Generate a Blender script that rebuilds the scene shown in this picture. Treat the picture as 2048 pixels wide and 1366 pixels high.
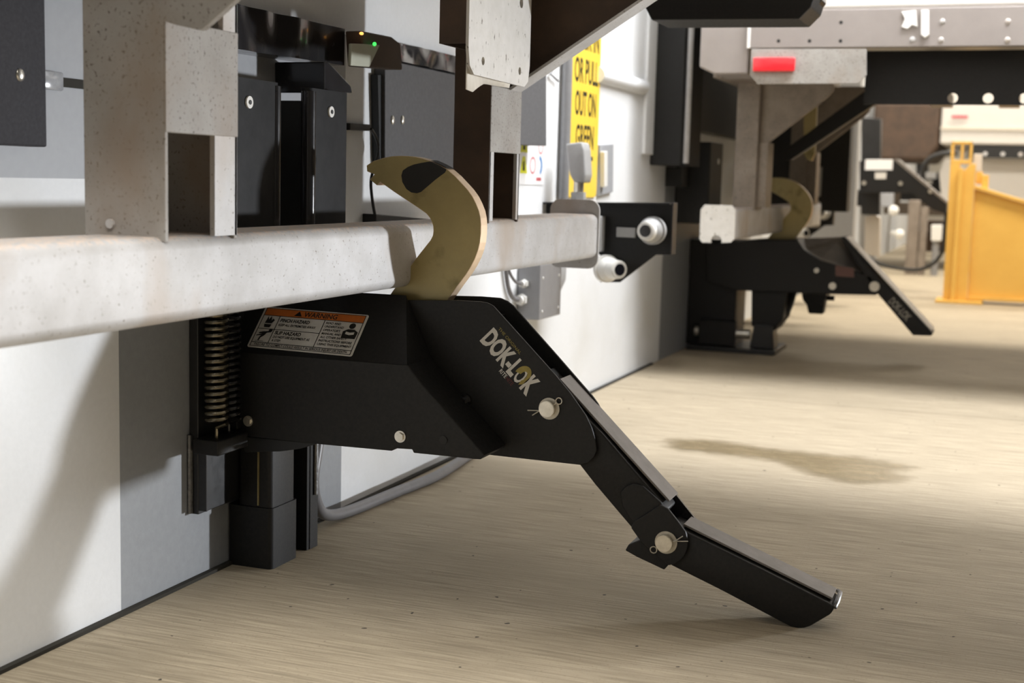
import bpy, bmesh, math, random
from mathutils import Vector, Matrix
random.seed(7)
scene = bpy.context.scene
for o in list(bpy.data.objects):
    bpy.data.objects.remove(o)
COL = scene.collection

# ------------------------------------------------------------------ camera
CAM = Vector((1.375, 0.0, 0.75))
PX, PY, FPX = 1024.0, 683.0, 2683.0
RIGHT = Vector((0.93678, 0.34918, 0.02601)).normalized()
FWD = Vector((-0.34376, 0.93125, -0.12010)).normalized()
FWD = (FWD - RIGHT * FWD.dot(RIGHT)).normalized()
UP = RIGHT.cross(FWD)
cd = bpy.data.cameras.new('camera')
cd.sensor_width = 36.0
cd.lens = FPX / 2048 * 36.0
cd.clip_start = 0.02
cd.clip_end = 200
cd.dof.use_dof = True
cd.dof.focus_distance = 2.42
cd.dof.aperture_fstop = 4.6
cam = bpy.data.objects.new('camera', cd)
cam.matrix_world = Matrix((
    (RIGHT.x, UP.x, -FWD.x, CAM.x),
    (RIGHT.y, UP.y, -FWD.y, CAM.y),
    (RIGHT.z, UP.z, -FWD.z, CAM.z),
    (0, 0, 0, 1)))
COL.objects.link(cam)
scene.camera = cam

# ------------------------------------------------------------------ world, lamps, exposure
world = bpy.data.worlds.new('dock_air')
scene.world = world
world.use_nodes = True
bg = world.node_tree.nodes['Background']
bg.inputs['Color'].default_value = (1.0, 0.90, 0.76, 1)
bg.inputs['Strength'].default_value = 0.09

scene.view_settings.view_transform = 'Standard'
scene.view_settings.look = 'None'
scene.view_settings.gamma = 1
scene.view_settings.use_curve_mapping = False
scene.view_settings.exposure = 0.0


def area_lamp(name, loc, target, size, size_y, power, color):
    ld = bpy.data.lights.new(name, 'AREA')
    ld.shape = 'RECTANGLE'
    ld.size = size
    ld.size_y = size_y
    ld.energy = power
    ld.color = color
    lo = bpy.data.objects.new(name, ld)
    d = (Vector(target) - Vector(loc)).normalized()
    ax = (Vector((1, 0, 0)) - d * d.x).normalized()      # long side runs out from the wall
    ay = (-d).cross(ax)
    lo.matrix_world = Matrix(((ax.x, ay.x, -d.x, loc[0]), (ax.y, ay.y, -d.y, loc[1]), (ax.z, ay.z, -d.z, loc[2]), (0, 0, 0, 1)))
    COL.objects.link(lo)
    return lo


# assumed work lamp, unseen, standing low in the gap between the first two trailers
KEY_AT, KEY_TO = (3.15, 4.24, 0.36), (0.0, 1.75, 0.66)
key = area_lamp('assumed_work_lamp', KEY_AT, KEY_TO, 0.13, 0.13, 14.5, (0.93, 0.96, 1.0))
key.data.spread = math.radians(66)
# assumed ceiling strip lamps, unseen, over each gap between trailers
area_lamp('assumed_ceiling_lamp', (1.8, -0.6, 3.5), (1.2, 0.9, 0.0), 3.0, 0.5, 250, (1.0, 0.98, 0.94))
area_lamp('assumed_ceiling_lamp', (1.9, 4.12, 3.9), (1.3, 4.15, 0.0), 2.4, 1.0, 330, (0.97, 0.98, 1.0))
area_lamp('assumed_ceiling_lamp', (1.6, 8.4, 4.2), (1.4, 8.4, 0.0), 3.0, 0.9, 280, (1.0, 0.93, 0.82))
area_lamp('assumed_ceiling_lamp', (2.4, 12.0, 4.4), (2.0, 12.5, 0.0), 4.0, 1.2, 320, (1.0, 0.93, 0.82))
area_lamp('assumed_ceiling_lamp', (2.0, 17.5, 4.4), (2.0, 18.0, 0.0), 4.0, 1.2, 320, (1.0, 0.93, 0.82))

# ------------------------------------------------------------------ helpers

def ray(u, v):
    return RIGHT * (u - PX) - UP * (v - PY) + FWD * FPX


def atY(u, v, y):
    d = ray(u, v)
    return CAM + d * ((y - CAM.y) / d.y)


def atX(u, v, x):
    d = ray(u, v)
    return CAM + d * ((x - CAM.x) / d.x)


def atP(u, v, p, n):
    d = ray(u, v)
    return CAM + d * ((Vector(p) - CAM).dot(n) / d.dot(n))


def xz(pts, y):
    return [(atY(u, v, y).x, atY(u, v, y).z) for u, v in pts]


def yz(pts, x):
    return [(atX(u, v, x).y, atX(u, v, x).z) for u, v in pts]


MATS = {}


def mat(name, col, rough=0.5, metal=0.0, var=0.0, scale=20.0, stretch=(1, 1, 1), bump=0.0,
        col2=None, spec=0.5, detail=6, emis=None, emis_s=0.0, coat=0.0, rvar=0.0, thr=None):
    m = bpy.data.materials.new(name)
    m.use_nodes = True
    nt = m.node_tree
    b = nt.nodes['Principled BSDF']
    b.inputs['Roughness'].default_value = rough
    b.inputs['Metallic'].default_value = metal
    b.inputs['Specular IOR Level'].default_value = spec
    b.inputs['Coat Weight'].default_value = coat
    c = (*col, 1)
    if col2 is None:
        col2 = tuple(x * (1 - var) for x in col)
    tc = nt.nodes.new('ShaderNodeTexCoord')
    mp = nt.nodes.new('ShaderNodeMapping')
    mp.inputs['Scale'].default_value = stretch
    nt.links.new(tc.outputs['Object'], mp.inputs['Vector'])
    nz = nt.nodes.new('ShaderNodeTexNoise')
    nz.inputs['Scale'].default_value = scale
    nz.inputs['Detail'].default_value = detail
    nz.inputs['Roughness'].default_value = 0.65
    nt.links.new(mp.outputs['Vector'], nz.inputs['Vector'])
    rp = nt.nodes.new('ShaderNodeValToRGB')
    t0, t1 = thr if thr else (0.3, 0.7)
    rp.color_ramp.elements[0].position = t0
    rp.color_ramp.elements[1].position = t1
    rp.color_ramp.elements[0].color = (*col2, 1)
    rp.color_ramp.elements[1].color = c
    nt.links.new(nz.outputs['Fac'], rp.inputs['Fac'])
    nt.links.new(rp.outputs['Color'], b.inputs['Base Color'])
    if rvar:
        mr = nt.nodes.new('ShaderNodeMapRange')
        mr.inputs['To Min'].default_value = max(0.02, rough - rvar)
        mr.inputs['To Max'].default_value = min(1, rough + rvar)
        nt.links.new(nz.outputs['Fac'], mr.inputs['Value'])
        nt.links.new(mr.outputs['Result'], b.inputs['Roughness'])
    if bump:
        bp = nt.nodes.new('ShaderNodeBump')
        bp.inputs['Strength'].default_value = bump
        bp.inputs['Distance'].default_value = 0.002
        nt.links.new(nz.outputs['Fac'], bp.inputs['Height'])
        nt.links.new(bp.outputs['Normal'], b.inputs['Normal'])
    if emis:
        b.inputs['Emission Color'].default_value = (*emis, 1)
        b.inputs['Emission Strength'].default_value = emis_s
    MATS[name] = m
    return m


def mix_layer(m, col, scale, t0, t1, stretch=(1, 1, 1), detail=4, top_only=False, seed=0.0):
    """a second colour (dirt, stain, weathering) laid over a material with its own noise"""
    nt = m.node_tree
    b = nt.nodes['Principled BSDF']
    src = b.inputs['Base Color'].links[0].from_socket
    tc = nt.nodes.new('ShaderNodeTexCoord')
    mp = nt.nodes.new('ShaderNodeMapping')
    mp.inputs['Scale'].default_value = stretch
    mp.inputs['Location'].default_value = (seed, seed * 0.7, seed * 1.3)
    nt.links.new(tc.outputs['Object'], mp.inputs['Vector'])
    nz = nt.nodes.new('ShaderNodeTexNoise')
    nz.inputs['Scale'].default_value = scale
    nz.inputs['Detail'].default_value = detail
    nt.links.new(mp.outputs['Vector'], nz.inputs['Vector'])
    rp = nt.nodes.new('ShaderNodeMapRange')
    rp.inputs['From Min'].default_value = t0
    rp.inputs['From Max'].default_value = t1
    nt.links.new(nz.outputs['Fac'], rp.inputs['Value'])
    fac = rp.outputs['Result']
    if top_only:
        ge = nt.nodes.new('ShaderNodeNewGeometry')
        sp = nt.nodes.new('ShaderNodeSeparateXYZ')
        nt.links.new(ge.outputs['Normal'], sp.inputs['Vector'])
        mr = nt.nodes.new('ShaderNodeMapRange')
        mr.inputs['From Min'].default_value = 0.6
        mr.inputs['From Max'].default_value = 0.95
        nt.links.new(sp.outputs['Z'], mr.inputs['Value'])
        mu = nt.nodes.new('ShaderNodeMath')
        mu.operation = 'MULTIPLY'
        nt.links.new(fac, mu.inputs[0])
        nt.links.new(mr.outputs['Result'], mu.inputs[1])
        fac = mu.outputs[0]
    mx = nt.nodes.new('ShaderNodeMix')
    mx.data_type = 'RGBA'
    nt.links.new(fac, mx.inputs[0])
    nt.links.new(src, mx.inputs[6])
    mx.inputs[7].default_value = (*col, 1)
    nt.links.new(mx.outputs[2], b.inputs['Base Color'])
    return m


mat('concrete', (0.465, 0.393, 0.285), 0.75, 0, scale=6, stretch=(1.0, 34, 1), bump=0.6, col2=(0.27, 0.225, 0.16), detail=10, spec=0.3, thr=(0.38, 0.62))
mix_layer(MATS['concrete'], (0.25, 0.20, 0.135), 230, 0.62, 0.75, detail=2)
mix_layer(MATS['concrete'], (0.31, 0.26, 0.185), 1.4, 0.50, 0.75, stretch=(1, 1.7, 1), detail=6)
mix_layer(MATS['concrete'], (0.06, 0.05, 0.04), 48, 0.775, 0.79, detail=1, seed=3)
mat('wet_concrete', (0.32, 0.25, 0.145), 0.25, 0, scale=6, stretch=(1.5, 8, 1), col2=(0.23, 0.175, 0.10), rvar=0.2)
mat('white_paint', (0.79, 0.805, 0.82), 0.55, 0, var=0.04, scale=90, bump=0.12, detail=3)
mix_layer(MATS['white_paint'], (0.68, 0.68, 0.66), 2.2, 0.55, 0.8)
mat('grey_paint', (0.30, 0.315, 0.335), 0.5, 0, var=0.10, scale=60, bump=0.10, detail=3)
mat('pale_grey_paint', (0.34, 0.35, 0.37), 0.5, 0, var=0.06, scale=60, bump=0.10, detail=3)
mat('joint', (0.30, 0.25, 0.18), 0.9, 0, var=0.2)
mat('seam', (0.03, 0.027, 0.02), 0.9, 0, var=0.3)
mat('galv', (0.56, 0.555, 0.56), 0.55, 0.1, scale=14, col2=(0.43, 0.42, 0.41), bump=0.15, detail=10)
mix_layer(MATS['galv'], (0.20, 0.17, 0.14), 210, 0.66, 0.74, detail=2)
mix_layer(MATS['galv'], (0.40, 0.33, 0.27), 5, 0.52, 0.72, stretch=(1, 1, 0.5), seed=5)
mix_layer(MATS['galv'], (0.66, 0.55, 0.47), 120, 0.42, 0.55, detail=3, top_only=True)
mat('galv_post', (0.37, 0.355, 0.335), 0.6, 0.05, scale=11, col2=(0.27, 0.25, 0.225), bump=0.15, detail=10)
mix_layer(MATS['galv_post'], (0.12, 0.10, 0.085), 190, 0.60, 0.72, detail=2)
mix_layer(MATS['galv_post'], (0.27, 0.21, 0.16), 6, 0.50, 0.72, stretch=(1, 1, 0.5), seed=5)
mat('galv_dark', (0.30, 0.255, 0.215), 0.55, 0.25, scale=12, col2=(0.20, 0.165, 0.135), bump=0.15, detail=10)
mix_layer(MATS['galv_dark'], (0.10, 0.08, 0.065), 190, 0.62, 0.72, detail=2)
mat('bare_plate', (0.74, 0.72, 0.69), 0.45, 0.1, scale=30, col2=(0.64, 0.62, 0.58), detail=8)
mix_layer(MATS['bare_plate'], (0.16, 0.14, 0.11), 120, 0.66, 0.71, stretch=(1, 1, 0.45), detail=2)
mat('black_paint', (0.010, 0.010, 0.0105), 0.5, 0, scale=160, col2=(0.015, 0.0145, 0.014), bump=0.08, detail=3, rvar=0.1, spec=0.3)
mat('black_gloss', (0.011, 0.011, 0.013), 0.22, 0.0, scale=18, col2=(0.02, 0.019, 0.02), bump=0.12, detail=6, rvar=0.12, coat=0.3)
mat('black_worn', (0.02, 0.02, 0.021), 0.42, 0.0, scale=40, col2=(0.010, 0.010, 0.0105), bump=0.1, detail=8, rvar=0.15)
mat('bumper_face', (0.022, 0.022, 0.023), 0.6, 0.0, scale=30, col2=(0.012, 0.012, 0.0125), bump=0.1, detail=8, spec=0.12)
mat('rubber', (0.012, 0.012, 0.012), 0.6, 0, var=0.4, scale=50)
mat('ramp_plate', (0.20, 0.18, 0.165), 0.5, 0.2, scale=30, col2=(0.15, 0.135, 0.12), detail=8)
mat('weld', (0.22, 0.22, 0.22), 0.35, 0.8, scale=90, col2=(0.1, 0.1, 0.1), bump=0.6)
mat('brass', (0.40, 0.32, 0.14), 0.4, 0.35, scale=9, col2=(0.30, 0.24, 0.105), detail=10, rvar=0.1)
mix_layer(MATS['brass'], (0.15, 0.12, 0.04), 11, 0.60, 0.74, detail=8, seed=2)
mat('brass_rim_lit', (0.72, 0.55, 0.38), 0.4, 0.45, scale=20, col2=(0.62, 0.47, 0.32), detail=8)  # peach light reflected by the hook's rim, put into its colour
mat('steel_bright', (0.72, 0.69, 0.62), 0.3, 0.85, scale=60, col2=(0.55, 0.52, 0.46), detail=5)
mat('washer_steel', (0.52, 0.49, 0.42), 0.4, 0.6, scale=60, col2=(0.42, 0.39, 0.33), detail=5)
mat('spring_steel', (0.34, 0.30, 0.22), 0.25, 0.9, var=0.3, scale=30)
mat('dark_plate', (0.050, 0.048, 0.054), 0.65, 0.0, scale=160, col2=(0.034, 0.033, 0.037), detail=4, bump=0.1, spec=0.15)
mat('mid_plate', (0.115, 0.115, 0.12), 0.6, 0.0, scale=120, col2=(0.09, 0.09, 0.094), detail=4, spec=0.2)
mat('print_white', (0.66, 0.64, 0.60), 0.5, 0, var=0.08)
mat('print_black', (0.012, 0.011, 0.010), 0.6, 0, var=0.2)
mat('print_orange', (0.62, 0.16, 0.02), 0.5, 0, col2=(0.50, 0.13, 0.02), scale=60)
mat('print_gold', (0.34, 0.27, 0.05), 0.45, 0, col2=(0.26, 0.20, 0.03), scale=120)
mat('print_red', (0.10, 0.008, 0.008), 0.5, 0, var=0.1)
mat('print_dim', (0.30, 0.28, 0.24), 0.5, 0, var=0.1)
mat('print_faded', (0.16, 0.075, 0.06), 0.5, 0, var=0.2, scale=40)
mat('sign_white', (0.85, 0.85, 0.86), 0.4, 0, var=0.03)
mat('sign_yellow', (0.86, 0.60, 0.07), 0.4, 0, var=0.04)
mat('pict_yellow', (0.72, 0.72, 0.03), 0.4, 0, var=0.05)
mat('pict_blue', (0.06, 0.24, 0.55), 0.4, 0, var=0.05)
mat('sign_red', (0.55, 0.10, 0.12), 0.4, 0, var=0.05)
mat('guard_yellow', (0.84, 0.52, 0.12), 0.42, 0, scale=6, col2=(0.78, 0.46, 0.10), bump=0.05)
mat('plastic_white', (0.78, 0.77, 0.74), 0.35, 0, var=0.05)
mat('plastic_grey', (0.36, 0.36, 0.36), 0.45, 0, var=0.08, scale=60)
mat('lens_black', (0.01, 0.01, 0.015), 0.08, 0, var=0.1, coat=0.6)
mat('box_grey', (0.30, 0.30, 0.31), 0.4, 0.3, var=0.1, scale=40)
mat('hose_grey', (0.17, 0.165, 0.17), 0.4, 0, var=0.15, scale=40)
mat('hose_black', (0.015, 0.015, 0.015), 0.5, 0, var=0.2)
mat('red_lens', (0.70, 0.02, 0.03), 0.25, 0, var=0.15, scale=90, emis=(1, 0.03, 0.04), emis_s=0.25, coat=0.4)
mat('trailer_white', (0.66, 0.63, 0.59), 0.45, 0, var=0.05, scale=3)
mat('trailer_rail', (0.32, 0.287, 0.27), 0.45, 0.25, scale=8, col2=(0.28, 0.25, 0.235), detail=8)
mat('cream_box', (0.44, 0.45, 0.36), 0.5, 0, var=0.1)
mat('paper', (0.72, 0.67, 0.58), 0.7, 0, var=0.2, scale=15)
mat('led_green', (0.02, 0.5, 0.05), 0.3, emis=(0.05, 1, 0.1), emis_s=2.0)
mat('led_amber', (0.6, 0.25, 0.05), 0.3, emis=(1, 0.45, 0.1), emis_s=2.0)
mat('clear_plastic', (0.45, 0.46, 0.48), 0.15, 0, var=0.3, scale=60, coat=0.5)
mat('hall_paint', (0.62, 0.57, 0.48), 0.7, 0, var=0.06, scale=3)
mat('dark_brown', (0.10, 0.062, 0.04), 0.65, 0.1, scale=10, col2=(0.055, 0.036, 0.026), detail=10)  # on the far upright and gusset, dirt and shade put into the brown


def mesh_obj(name, bm, m, parent=None, smooth=False, angle=40):
    bmesh.ops.recalc_face_normals(bm, faces=bm.faces)
    me = bpy.data.meshes.new(name)
    bm.to_mesh(me)
    bm.free()
    if smooth:
        for p in me.polygons:
            p.use_smooth = True
        me.set_sharp_from_angle(angle=math.radians(angle))
    ms = m if isinstance(m, (list, tuple)) else [m]
    for q in ms:
        me.materials.append(MATS[q] if isinstance(q, str) else q)
    o = bpy.data.objects.new(name, me)
    COL.objects.link(o)
    if parent is not None:
        o.parent = parent
        o.matrix_parent_inverse = parent.matrix_world.inverted() if parent.type != 'EMPTY' else Matrix.Translation(-parent.location)
    return o


def tag(o, label, cat, group=None):
    o['label'] = label
    o['category'] = cat
    if group:
        o['group'] = group
    return o


def thing(name, loc, label, cat, group=None):
    e = bpy.data.objects.new(name, None)
    e.location = loc
    e.empty_display_size = 0.05
    COL.objects.link(e)
    return tag(e, label, cat, group)


def struct(o):
    o['kind'] = 'structure'
    return o


def prism(bm, pts, a, b, axis, bevel=0.0, seg=2):
    """extrude a polygon between a and b along an axis; pts are the other two coords"""
    def mk(p, t):
        if axis == 'y':
            return (p[0], t, p[1])
        if axis == 'x':
            return (t, p[0], p[1])
        return (p[0], p[1], t)
    v0 = [bm.verts.new(mk(p, a)) for p in pts]
    v1 = [bm.verts.new(mk(p, b)) for p in pts]
    fs = [bm.faces.new(v0), bm.faces.new(v1[::-1])]
    n = len(pts)
    for i in range(n):
        fs.append(bm.faces.new((v0[i], v1[i], v1[(i + 1) % n], v0[(i + 1) % n])))
    bmesh.ops.recalc_face_normals(bm, faces=fs)
    if bevel:
        es = list({e for f in fs for e in f.edges})
        bmesh.ops.bevel(bm, geom=es, offset=bevel, segments=seg, affect='EDGES', profile=0.5, clamp_overlap=True)


def box(bm, x0, x1, y0, y1, z0, z1, bevel=0.0, seg=2):
    prism(bm, [(x0, y0), (x1, y0), (x1, y1), (x0, y1)], z0, z1, 'z', bevel, seg)


def prism_holes(bm, outer, holes, a, b, axis):
    def mk(p, t):
        if axis == 'y':
            return (p[0], t, p[1])
        if axis == 'x':
            return (t, p[0], p[1])
        return (p[0], p[1], t)
    rings = [outer] + holes
    es = []
    for r in rings:
        vs = [bm.verts.new(mk(p, a)) for p in r]
        es += [bm.edges.new((vs[i], vs[(i + 1) % len(vs)])) for i in range(len(vs))]
    res = bmesh.ops.triangle_fill(bm, use_beauty=True, use_dissolve=False, edges=es)
    fs = [g for g in res['geom'] if isinstance(g, bmesh.types.BMFace)]
    ex = bmesh.ops.extrude_face_region(bm, geom=fs)
    d = Vector(mk((0, 0), b)) - Vector(mk((0, 0), a))
    bmesh.ops.translate(bm, verts=[g for g in ex['geom'] if isinstance(g, bmesh.types.BMVert)], vec=d)


def cyl(bm, p0, p1, r, seg=20, r2=None, bevel=0.0):
    p0, p1 = Vector(p0), Vector(p1)
    d = p1 - p0
    q = d.to_track_quat('Z', 'Y').to_matrix().to_4x4()
    M = Matrix.Translation((p0 + p1) / 2) @ q
    res = bmesh.ops.create_cone(bm, cap_ends=True, segments=seg, radius1=r, radius2=r if r2 is None else r2, depth=d.length, matrix=M)
    if bevel:
        es = [e for e in {e for v in res['verts'] for e in v.link_edges} if len([f for f in e.link_faces if len(f.verts) > 4])]
        bmesh.ops.bevel(bm, geom=es, offset=bevel, segments=2, affect='EDGES')


def ball(bm, c, r, seg=20, ring=12, scale=(1, 1, 1)):
    M = Matrix.Translation(c) @ Matrix.Diagonal((*scale, 1))
    bmesh.ops.create_uvsphere(bm, u_segments=seg, v_segments=ring, radius=r, matrix=M)


def smooth_path(pts, n=8):
    P = [Vector(p) for p in pts]
    out = []
    for i in range(len(P) - 1):
        a = P[max(i - 1, 0)]
        b, c = P[i], P[i + 1]
        d = P[min(i + 2, len(P) - 1)]
        for k in range(n):
            t = k / n
            out.append(0.5 * ((2 * b) + (c - a) * t + (2 * a - 5 * b + 4 * c - d) * t * t + (3 * b - a - 3 * c + d) * t ** 3))
    out.append(P[-1])
    return out


def tube(bm, pts, r, seg=10, closed=False):
    P = [Vector(p) for p in pts]
    rings = []
    nrm = None
    for i, p in enumerate(P):
        t = (P[min(i + 1, len(P) - 1)] - P[max(i - 1, 0)]).normalized()
        if nrm is None:
            nrm = t.orthogonal().normalized()
        nrm = (nrm - t * nrm.dot(t)).normalized()
        bn = t.cross(nrm)
        rings.append([bm.verts.new(p + (nrm * math.cos(2 * math.pi * k / seg) + bn * math.sin(2 * math.pi * k / seg)) * r) for k in range(seg)])
    for a, b in zip(rings[:-1], rings[1:]):
        for k in range(seg):
            bm.faces.new((a[k], a[(k + 1) % seg], b[(k + 1) % seg], b[k]))
    bm.faces.new(rings[0])
    bm.faces.new(rings[-1][::-1])


def round_rect(a0, a1, b0, b1, r, n=5):
    out = []
    for cx, cy, s in ((a1 - r, b1 - r, 0), (a0 + r, b1 - r, 90), (a0 + r, b0 + r, 180), (a1 - r, b0 + r, 270)):
        for k in range(n + 1):
            t = math.radians(s + 90 * k / n)
            out.append((cx + r * math.cos(t), cy + r * math.sin(t)))
    return out


def circle(cx, cy, r, n=16, sx=1.0):
    return [(cx + sx * r * math.cos(2 * math.pi * k / n), cy + r * math.sin(2 * math.pi * k / n)) for k in range(n)]


def frame_m(o, ax, ay):
    ax = Vector(ax).normalized()
    ay = Vector(ay)
    ay = (ay - ax * ay.dot(ax)).normalized()
    n = ax.cross(ay)
    return Matrix(((ax.x, ay.x, n.x, o[0]), (ax.y, ay.y, n.y, o[1]), (ax.z, ay.z, n.z, o[2]), (0, 0, 0, 1)))


def add_text(bm, body, M, size, width=None, bold=0.0, shear=0.0, align='LEFT', depth=0.0003):
    """flat lettering laid in the local xy plane of M; width squeezes the line to that length"""
    cu = bpy.data.curves.new('t', 'FONT')
    cu.body = body
    cu.size = 1.0
    cu.offset = bold
    cu.shear = shear
    cu.fill_mode = 'FRONT'
    cu.resolution_u = 3
    ob = bpy.data.objects.new('t', cu)
    COL.objects.link(ob)
    dg = bpy.context.evaluated_depsgraph_get()
    me = bpy.data.meshes.new_from_object(ob.evaluated_get(dg))
    bpy.data.objects.remove(ob)
    bpy.data.curves.remove(cu)
    xs = [v.co.x for v in me.vertices]
    if not xs:
        return
    x0, x1 = min(xs), max(xs)
    sy = size / 0.70      # size means cap height
    sx = sy if width is None else width / (x1 - x0)
    off = x0 if align == 'LEFT' else (x0 + x1) / 2
    me.transform(M @ Matrix.Diagonal((sx, sy, 1, 1)) @ Matrix.Translation((-off, 0, depth)))
    bm.from_mesh(me)
    bpy.data.meshes.remove(me)


def flat(bm, pts, M, h=0.0):
    vs = [bm.verts.new(M @ Vector((p[0], p[1], h))) for p in pts]
    return bm.faces.new(vs)


def sheet(bm, pts, M, t=0.0006):
    a = [bm.verts.new(M @ Vector((p[0], p[1], 0))) for p in pts]
    b = [bm.verts.new(M @ Vector((p[0], p[1], t))) for p in pts]
    bm.faces.new(b)
    bm.faces.new(a[::-1])
    n = len(pts)
    for i in range(n):
        bm.faces.new((a[i], a[(i + 1) % n], b[(i + 1) % n], b[i]))


def NB():
    return bmesh.new()


def hexbolt(name, parent, p, axis, r, h=0.006, m='steel_bright', washer=True):
    bm = NB()
    p = Vector(p)
    d = Vector(axis).normalized()
    if washer:
        cyl(bm, p, p + d * 0.002, r * 1.35, 20)
    cyl(bm, p, p + d * h, r, 6)
    return mesh_obj(name, bm, m, parent)


def copy_tree(o, parent=None, off=None):
    c = o.copy()
    COL.objects.link(c)
    if parent is not None:
        c.parent = parent
    elif off is not None:
        c.location = o.location + Vector(off)
    for ch in list(o.children):
        copy_tree(ch, c)
    return c


# ------------------------------------------------------------------ structure
bm = NB()
v = [bm.verts.new(p) for p in ((0, -3, 0), (9, -3, 0), (9, 26, 0), (0, 26, 0), (0, -3, -0.2), (9, -3, -0.2), (9, 26, -0.2), (0, 26, -0.2))]
for f in ((0, 1, 2, 3), (4, 7, 6, 5), (0, 4, 5, 1), (1, 5, 6, 2), (2, 6, 7, 3), (3, 7, 4, 0)):
    bm.faces.new([v[i] for i in f])
floor = struct(mesh_obj('floor', bm, 'concrete'))

# dock wall, split where the paint colour changes
ys = [-3, 1.843, 2.64, 5.53, 6.55, 9.4, 10.4, 26]
zs = [0, 0.733, 1.05, 3.0]
bm = NB()
grid = {}
for i, y in enumerate(ys):
    for k, z in enumerate(zs):
        grid[i, k] = bm.verts.new((0, y, z))
for i in range(len(ys) - 1):
    for k in range(len(zs) - 1):
        f = bm.faces.new((grid[i, k], grid[i + 1, k], grid[i + 1, k + 1], grid[i, k + 1]))
        mi = 0
        if i in (1, 3, 5) and k == 0:
            mi = 1
        if i in (0, 1) and k == 1:
            mi = 2
        f.material_index = mi
wall = mesh_obj('wall_left', bm, ['white_paint', 'grey_paint', 'pale_grey_paint'])
for p in wall.data.polygons:
    if p.normal.x < 0:
        p.flip()
mod = wall.modifiers.new('thick', 'SOLIDIFY')
mod.thickness = 0.2
mod.offset = -1
struct(wall)
bm = NB()
box(bm, 0.0005, 0.012, 1.0, 5.4, -0.01, 0.006)
struct(mesh_obj('trim_1', bm, 'seam'))
bm = NB()
box(bm, -0.2, 9, 24, 24.2, 0, 5)
struct(mesh_obj('wall_back', bm, 'hall_paint'))
bm = NB()
box(bm, 0.0, 0.015, 5.12, 5.25, 0.86, 2.6, 0.004)
struct(mesh_obj('trim_2', bm, 'white_paint'))

bm = NB()
box(bm, 0.013, 6.0, 4.70, 4.7045, -0.01, 0.0006)
struct(mesh_obj('trim_4', bm, 'joint'))

# horizontal groove with a clear clip in the wall beside the dark plate
bm = NB()
box(bm, 0.0006, 0.004, 1.62, 1.80, 0.872, 0.886)
struct(mesh_obj('trim_3', bm, 'seam'))

# ------------------------------------------------------------------ first trailer (rear underride guard)
t1 = thing('semi_trailer', (0.3, 2.3, 0.545), 'trailer whose galvanised rear guard bar is caught by the brass hook', 'trailer')
bm = NB()
prism(bm, round_rect(0.205, 0.33, 0.545, 0.662, 0.018, 5), 1.11, 3.47, 'y')
mesh_obj('crossbar', bm, 'galv', t1, True)
bm = NB()
prism(bm, round_rect(0.195, 0.334, 0.515, 0.70, 0.028, 6), 3.47, 3.478, 'y')
mesh_obj('end_plate', bm, 'galv', t1, True)
bm = NB()
prism(bm, round_rect(0.195, 0.334, 0.515, 0.70, 0.028, 6), 1.102, 1.11, 'y')
mesh_obj('end_plate', bm, 'galv', t1, True)


def upright(y0, y1, x0, x1, win, z_face, m_main):
    """box post: solid -y, +y and -x walls; +x face is plated above z_face and has flanges beside a window below"""
    bm = NB()
    w = 0.008
    box(bm, x0, x1, y0, y0 + w, 0.655, 1.30, 0.0015)
    box(bm, x0, x1, y1 - w, y1, 0.655, 1.30, 0.0015)
    box(bm, x0, x0 + w, y0 + w, y1 - w, 0.655, 1.30)
    up = mesh_obj('upright', bm, m_main, t1)
    bm = NB()
    box(bm, x1 - w, x1 + 0.001, y0 + 0.001, y1 + 0.0005, z_face, 0.945, 0.0015)
    mesh_obj('face_plate', bm, 'galv_post', up)
    for a, b in win:
        bm = NB()
        box(bm, x1 - w, x1, a, b, 0.66, z_face + 0.001)
        mesh_obj('flange', bm, 'galv', up)
    return up


u1 = upright(1.501, 1.677, 0.202, 0.33, [(1.619, 1.676)], 0.799, 'galv_post')
u2 = upright(2.665, 2.85, 0.246, 0.33, [(2.666, 2.69), (2.832, 2.849)], 0.806, 'dark_brown')
bm = NB()
box(bm, 0.322, 0.33, 1.64, 1.676, 0.94, 1.30)
mesh_obj('flange', bm, 'galv', u1)
bm = NB()
cyl(bm, (0.245, 1.501, 0.677), (0.245, 1.497, 0.677), 0.0065, 16)
mesh_obj('bolt', bm, 'galv', u1, True)
bm = NB()
cyl(bm, (0.262, 2.75, 0.70), (0.267, 2.75, 0.70), 0.008, 16)
mesh_obj('bolt', bm, 'plastic_white', u2, True)


def gusset(y, t, x0, z0, slope, xe, flange_w, parent, m, mf):
    ze = z0 + slope * (xe - x0)
    bm = NB()
    prism(bm, [(x0, z0), (xe, ze), (xe, 1.32), (x0, 1.32)], y, y + t, 'y', 0.001)
    g = mesh_obj('gusset', bm, m, parent)
    bm = NB()
    n = Vector((-slope, 0, 1)).normalized() * 0.006
    pts = [(x0 - n.x, z0 - n.z), (xe - n.x, ze - n.z), (xe, ze), (x0, z0)]
    prism(bm, pts, y - flange_w, y + t, 'y')
    mesh_obj('flange', bm, mf, g)
    return g


bm = NB()
prism(bm, xz([(322, 40), (352, 50), (398, 60), (406, 58), (440, 28), (520, -45), (520, -120), (322, -120)], 1.500), 1.4995, 1.511, 'y', 0.0008)
mesh_obj('gusset', bm, 'galv_post', t1)
gusset(2.825, 0.012, 0.331, 0.947, 0.64, 0.85, 0.055, t1, 'dark_brown', 'galv')

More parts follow.
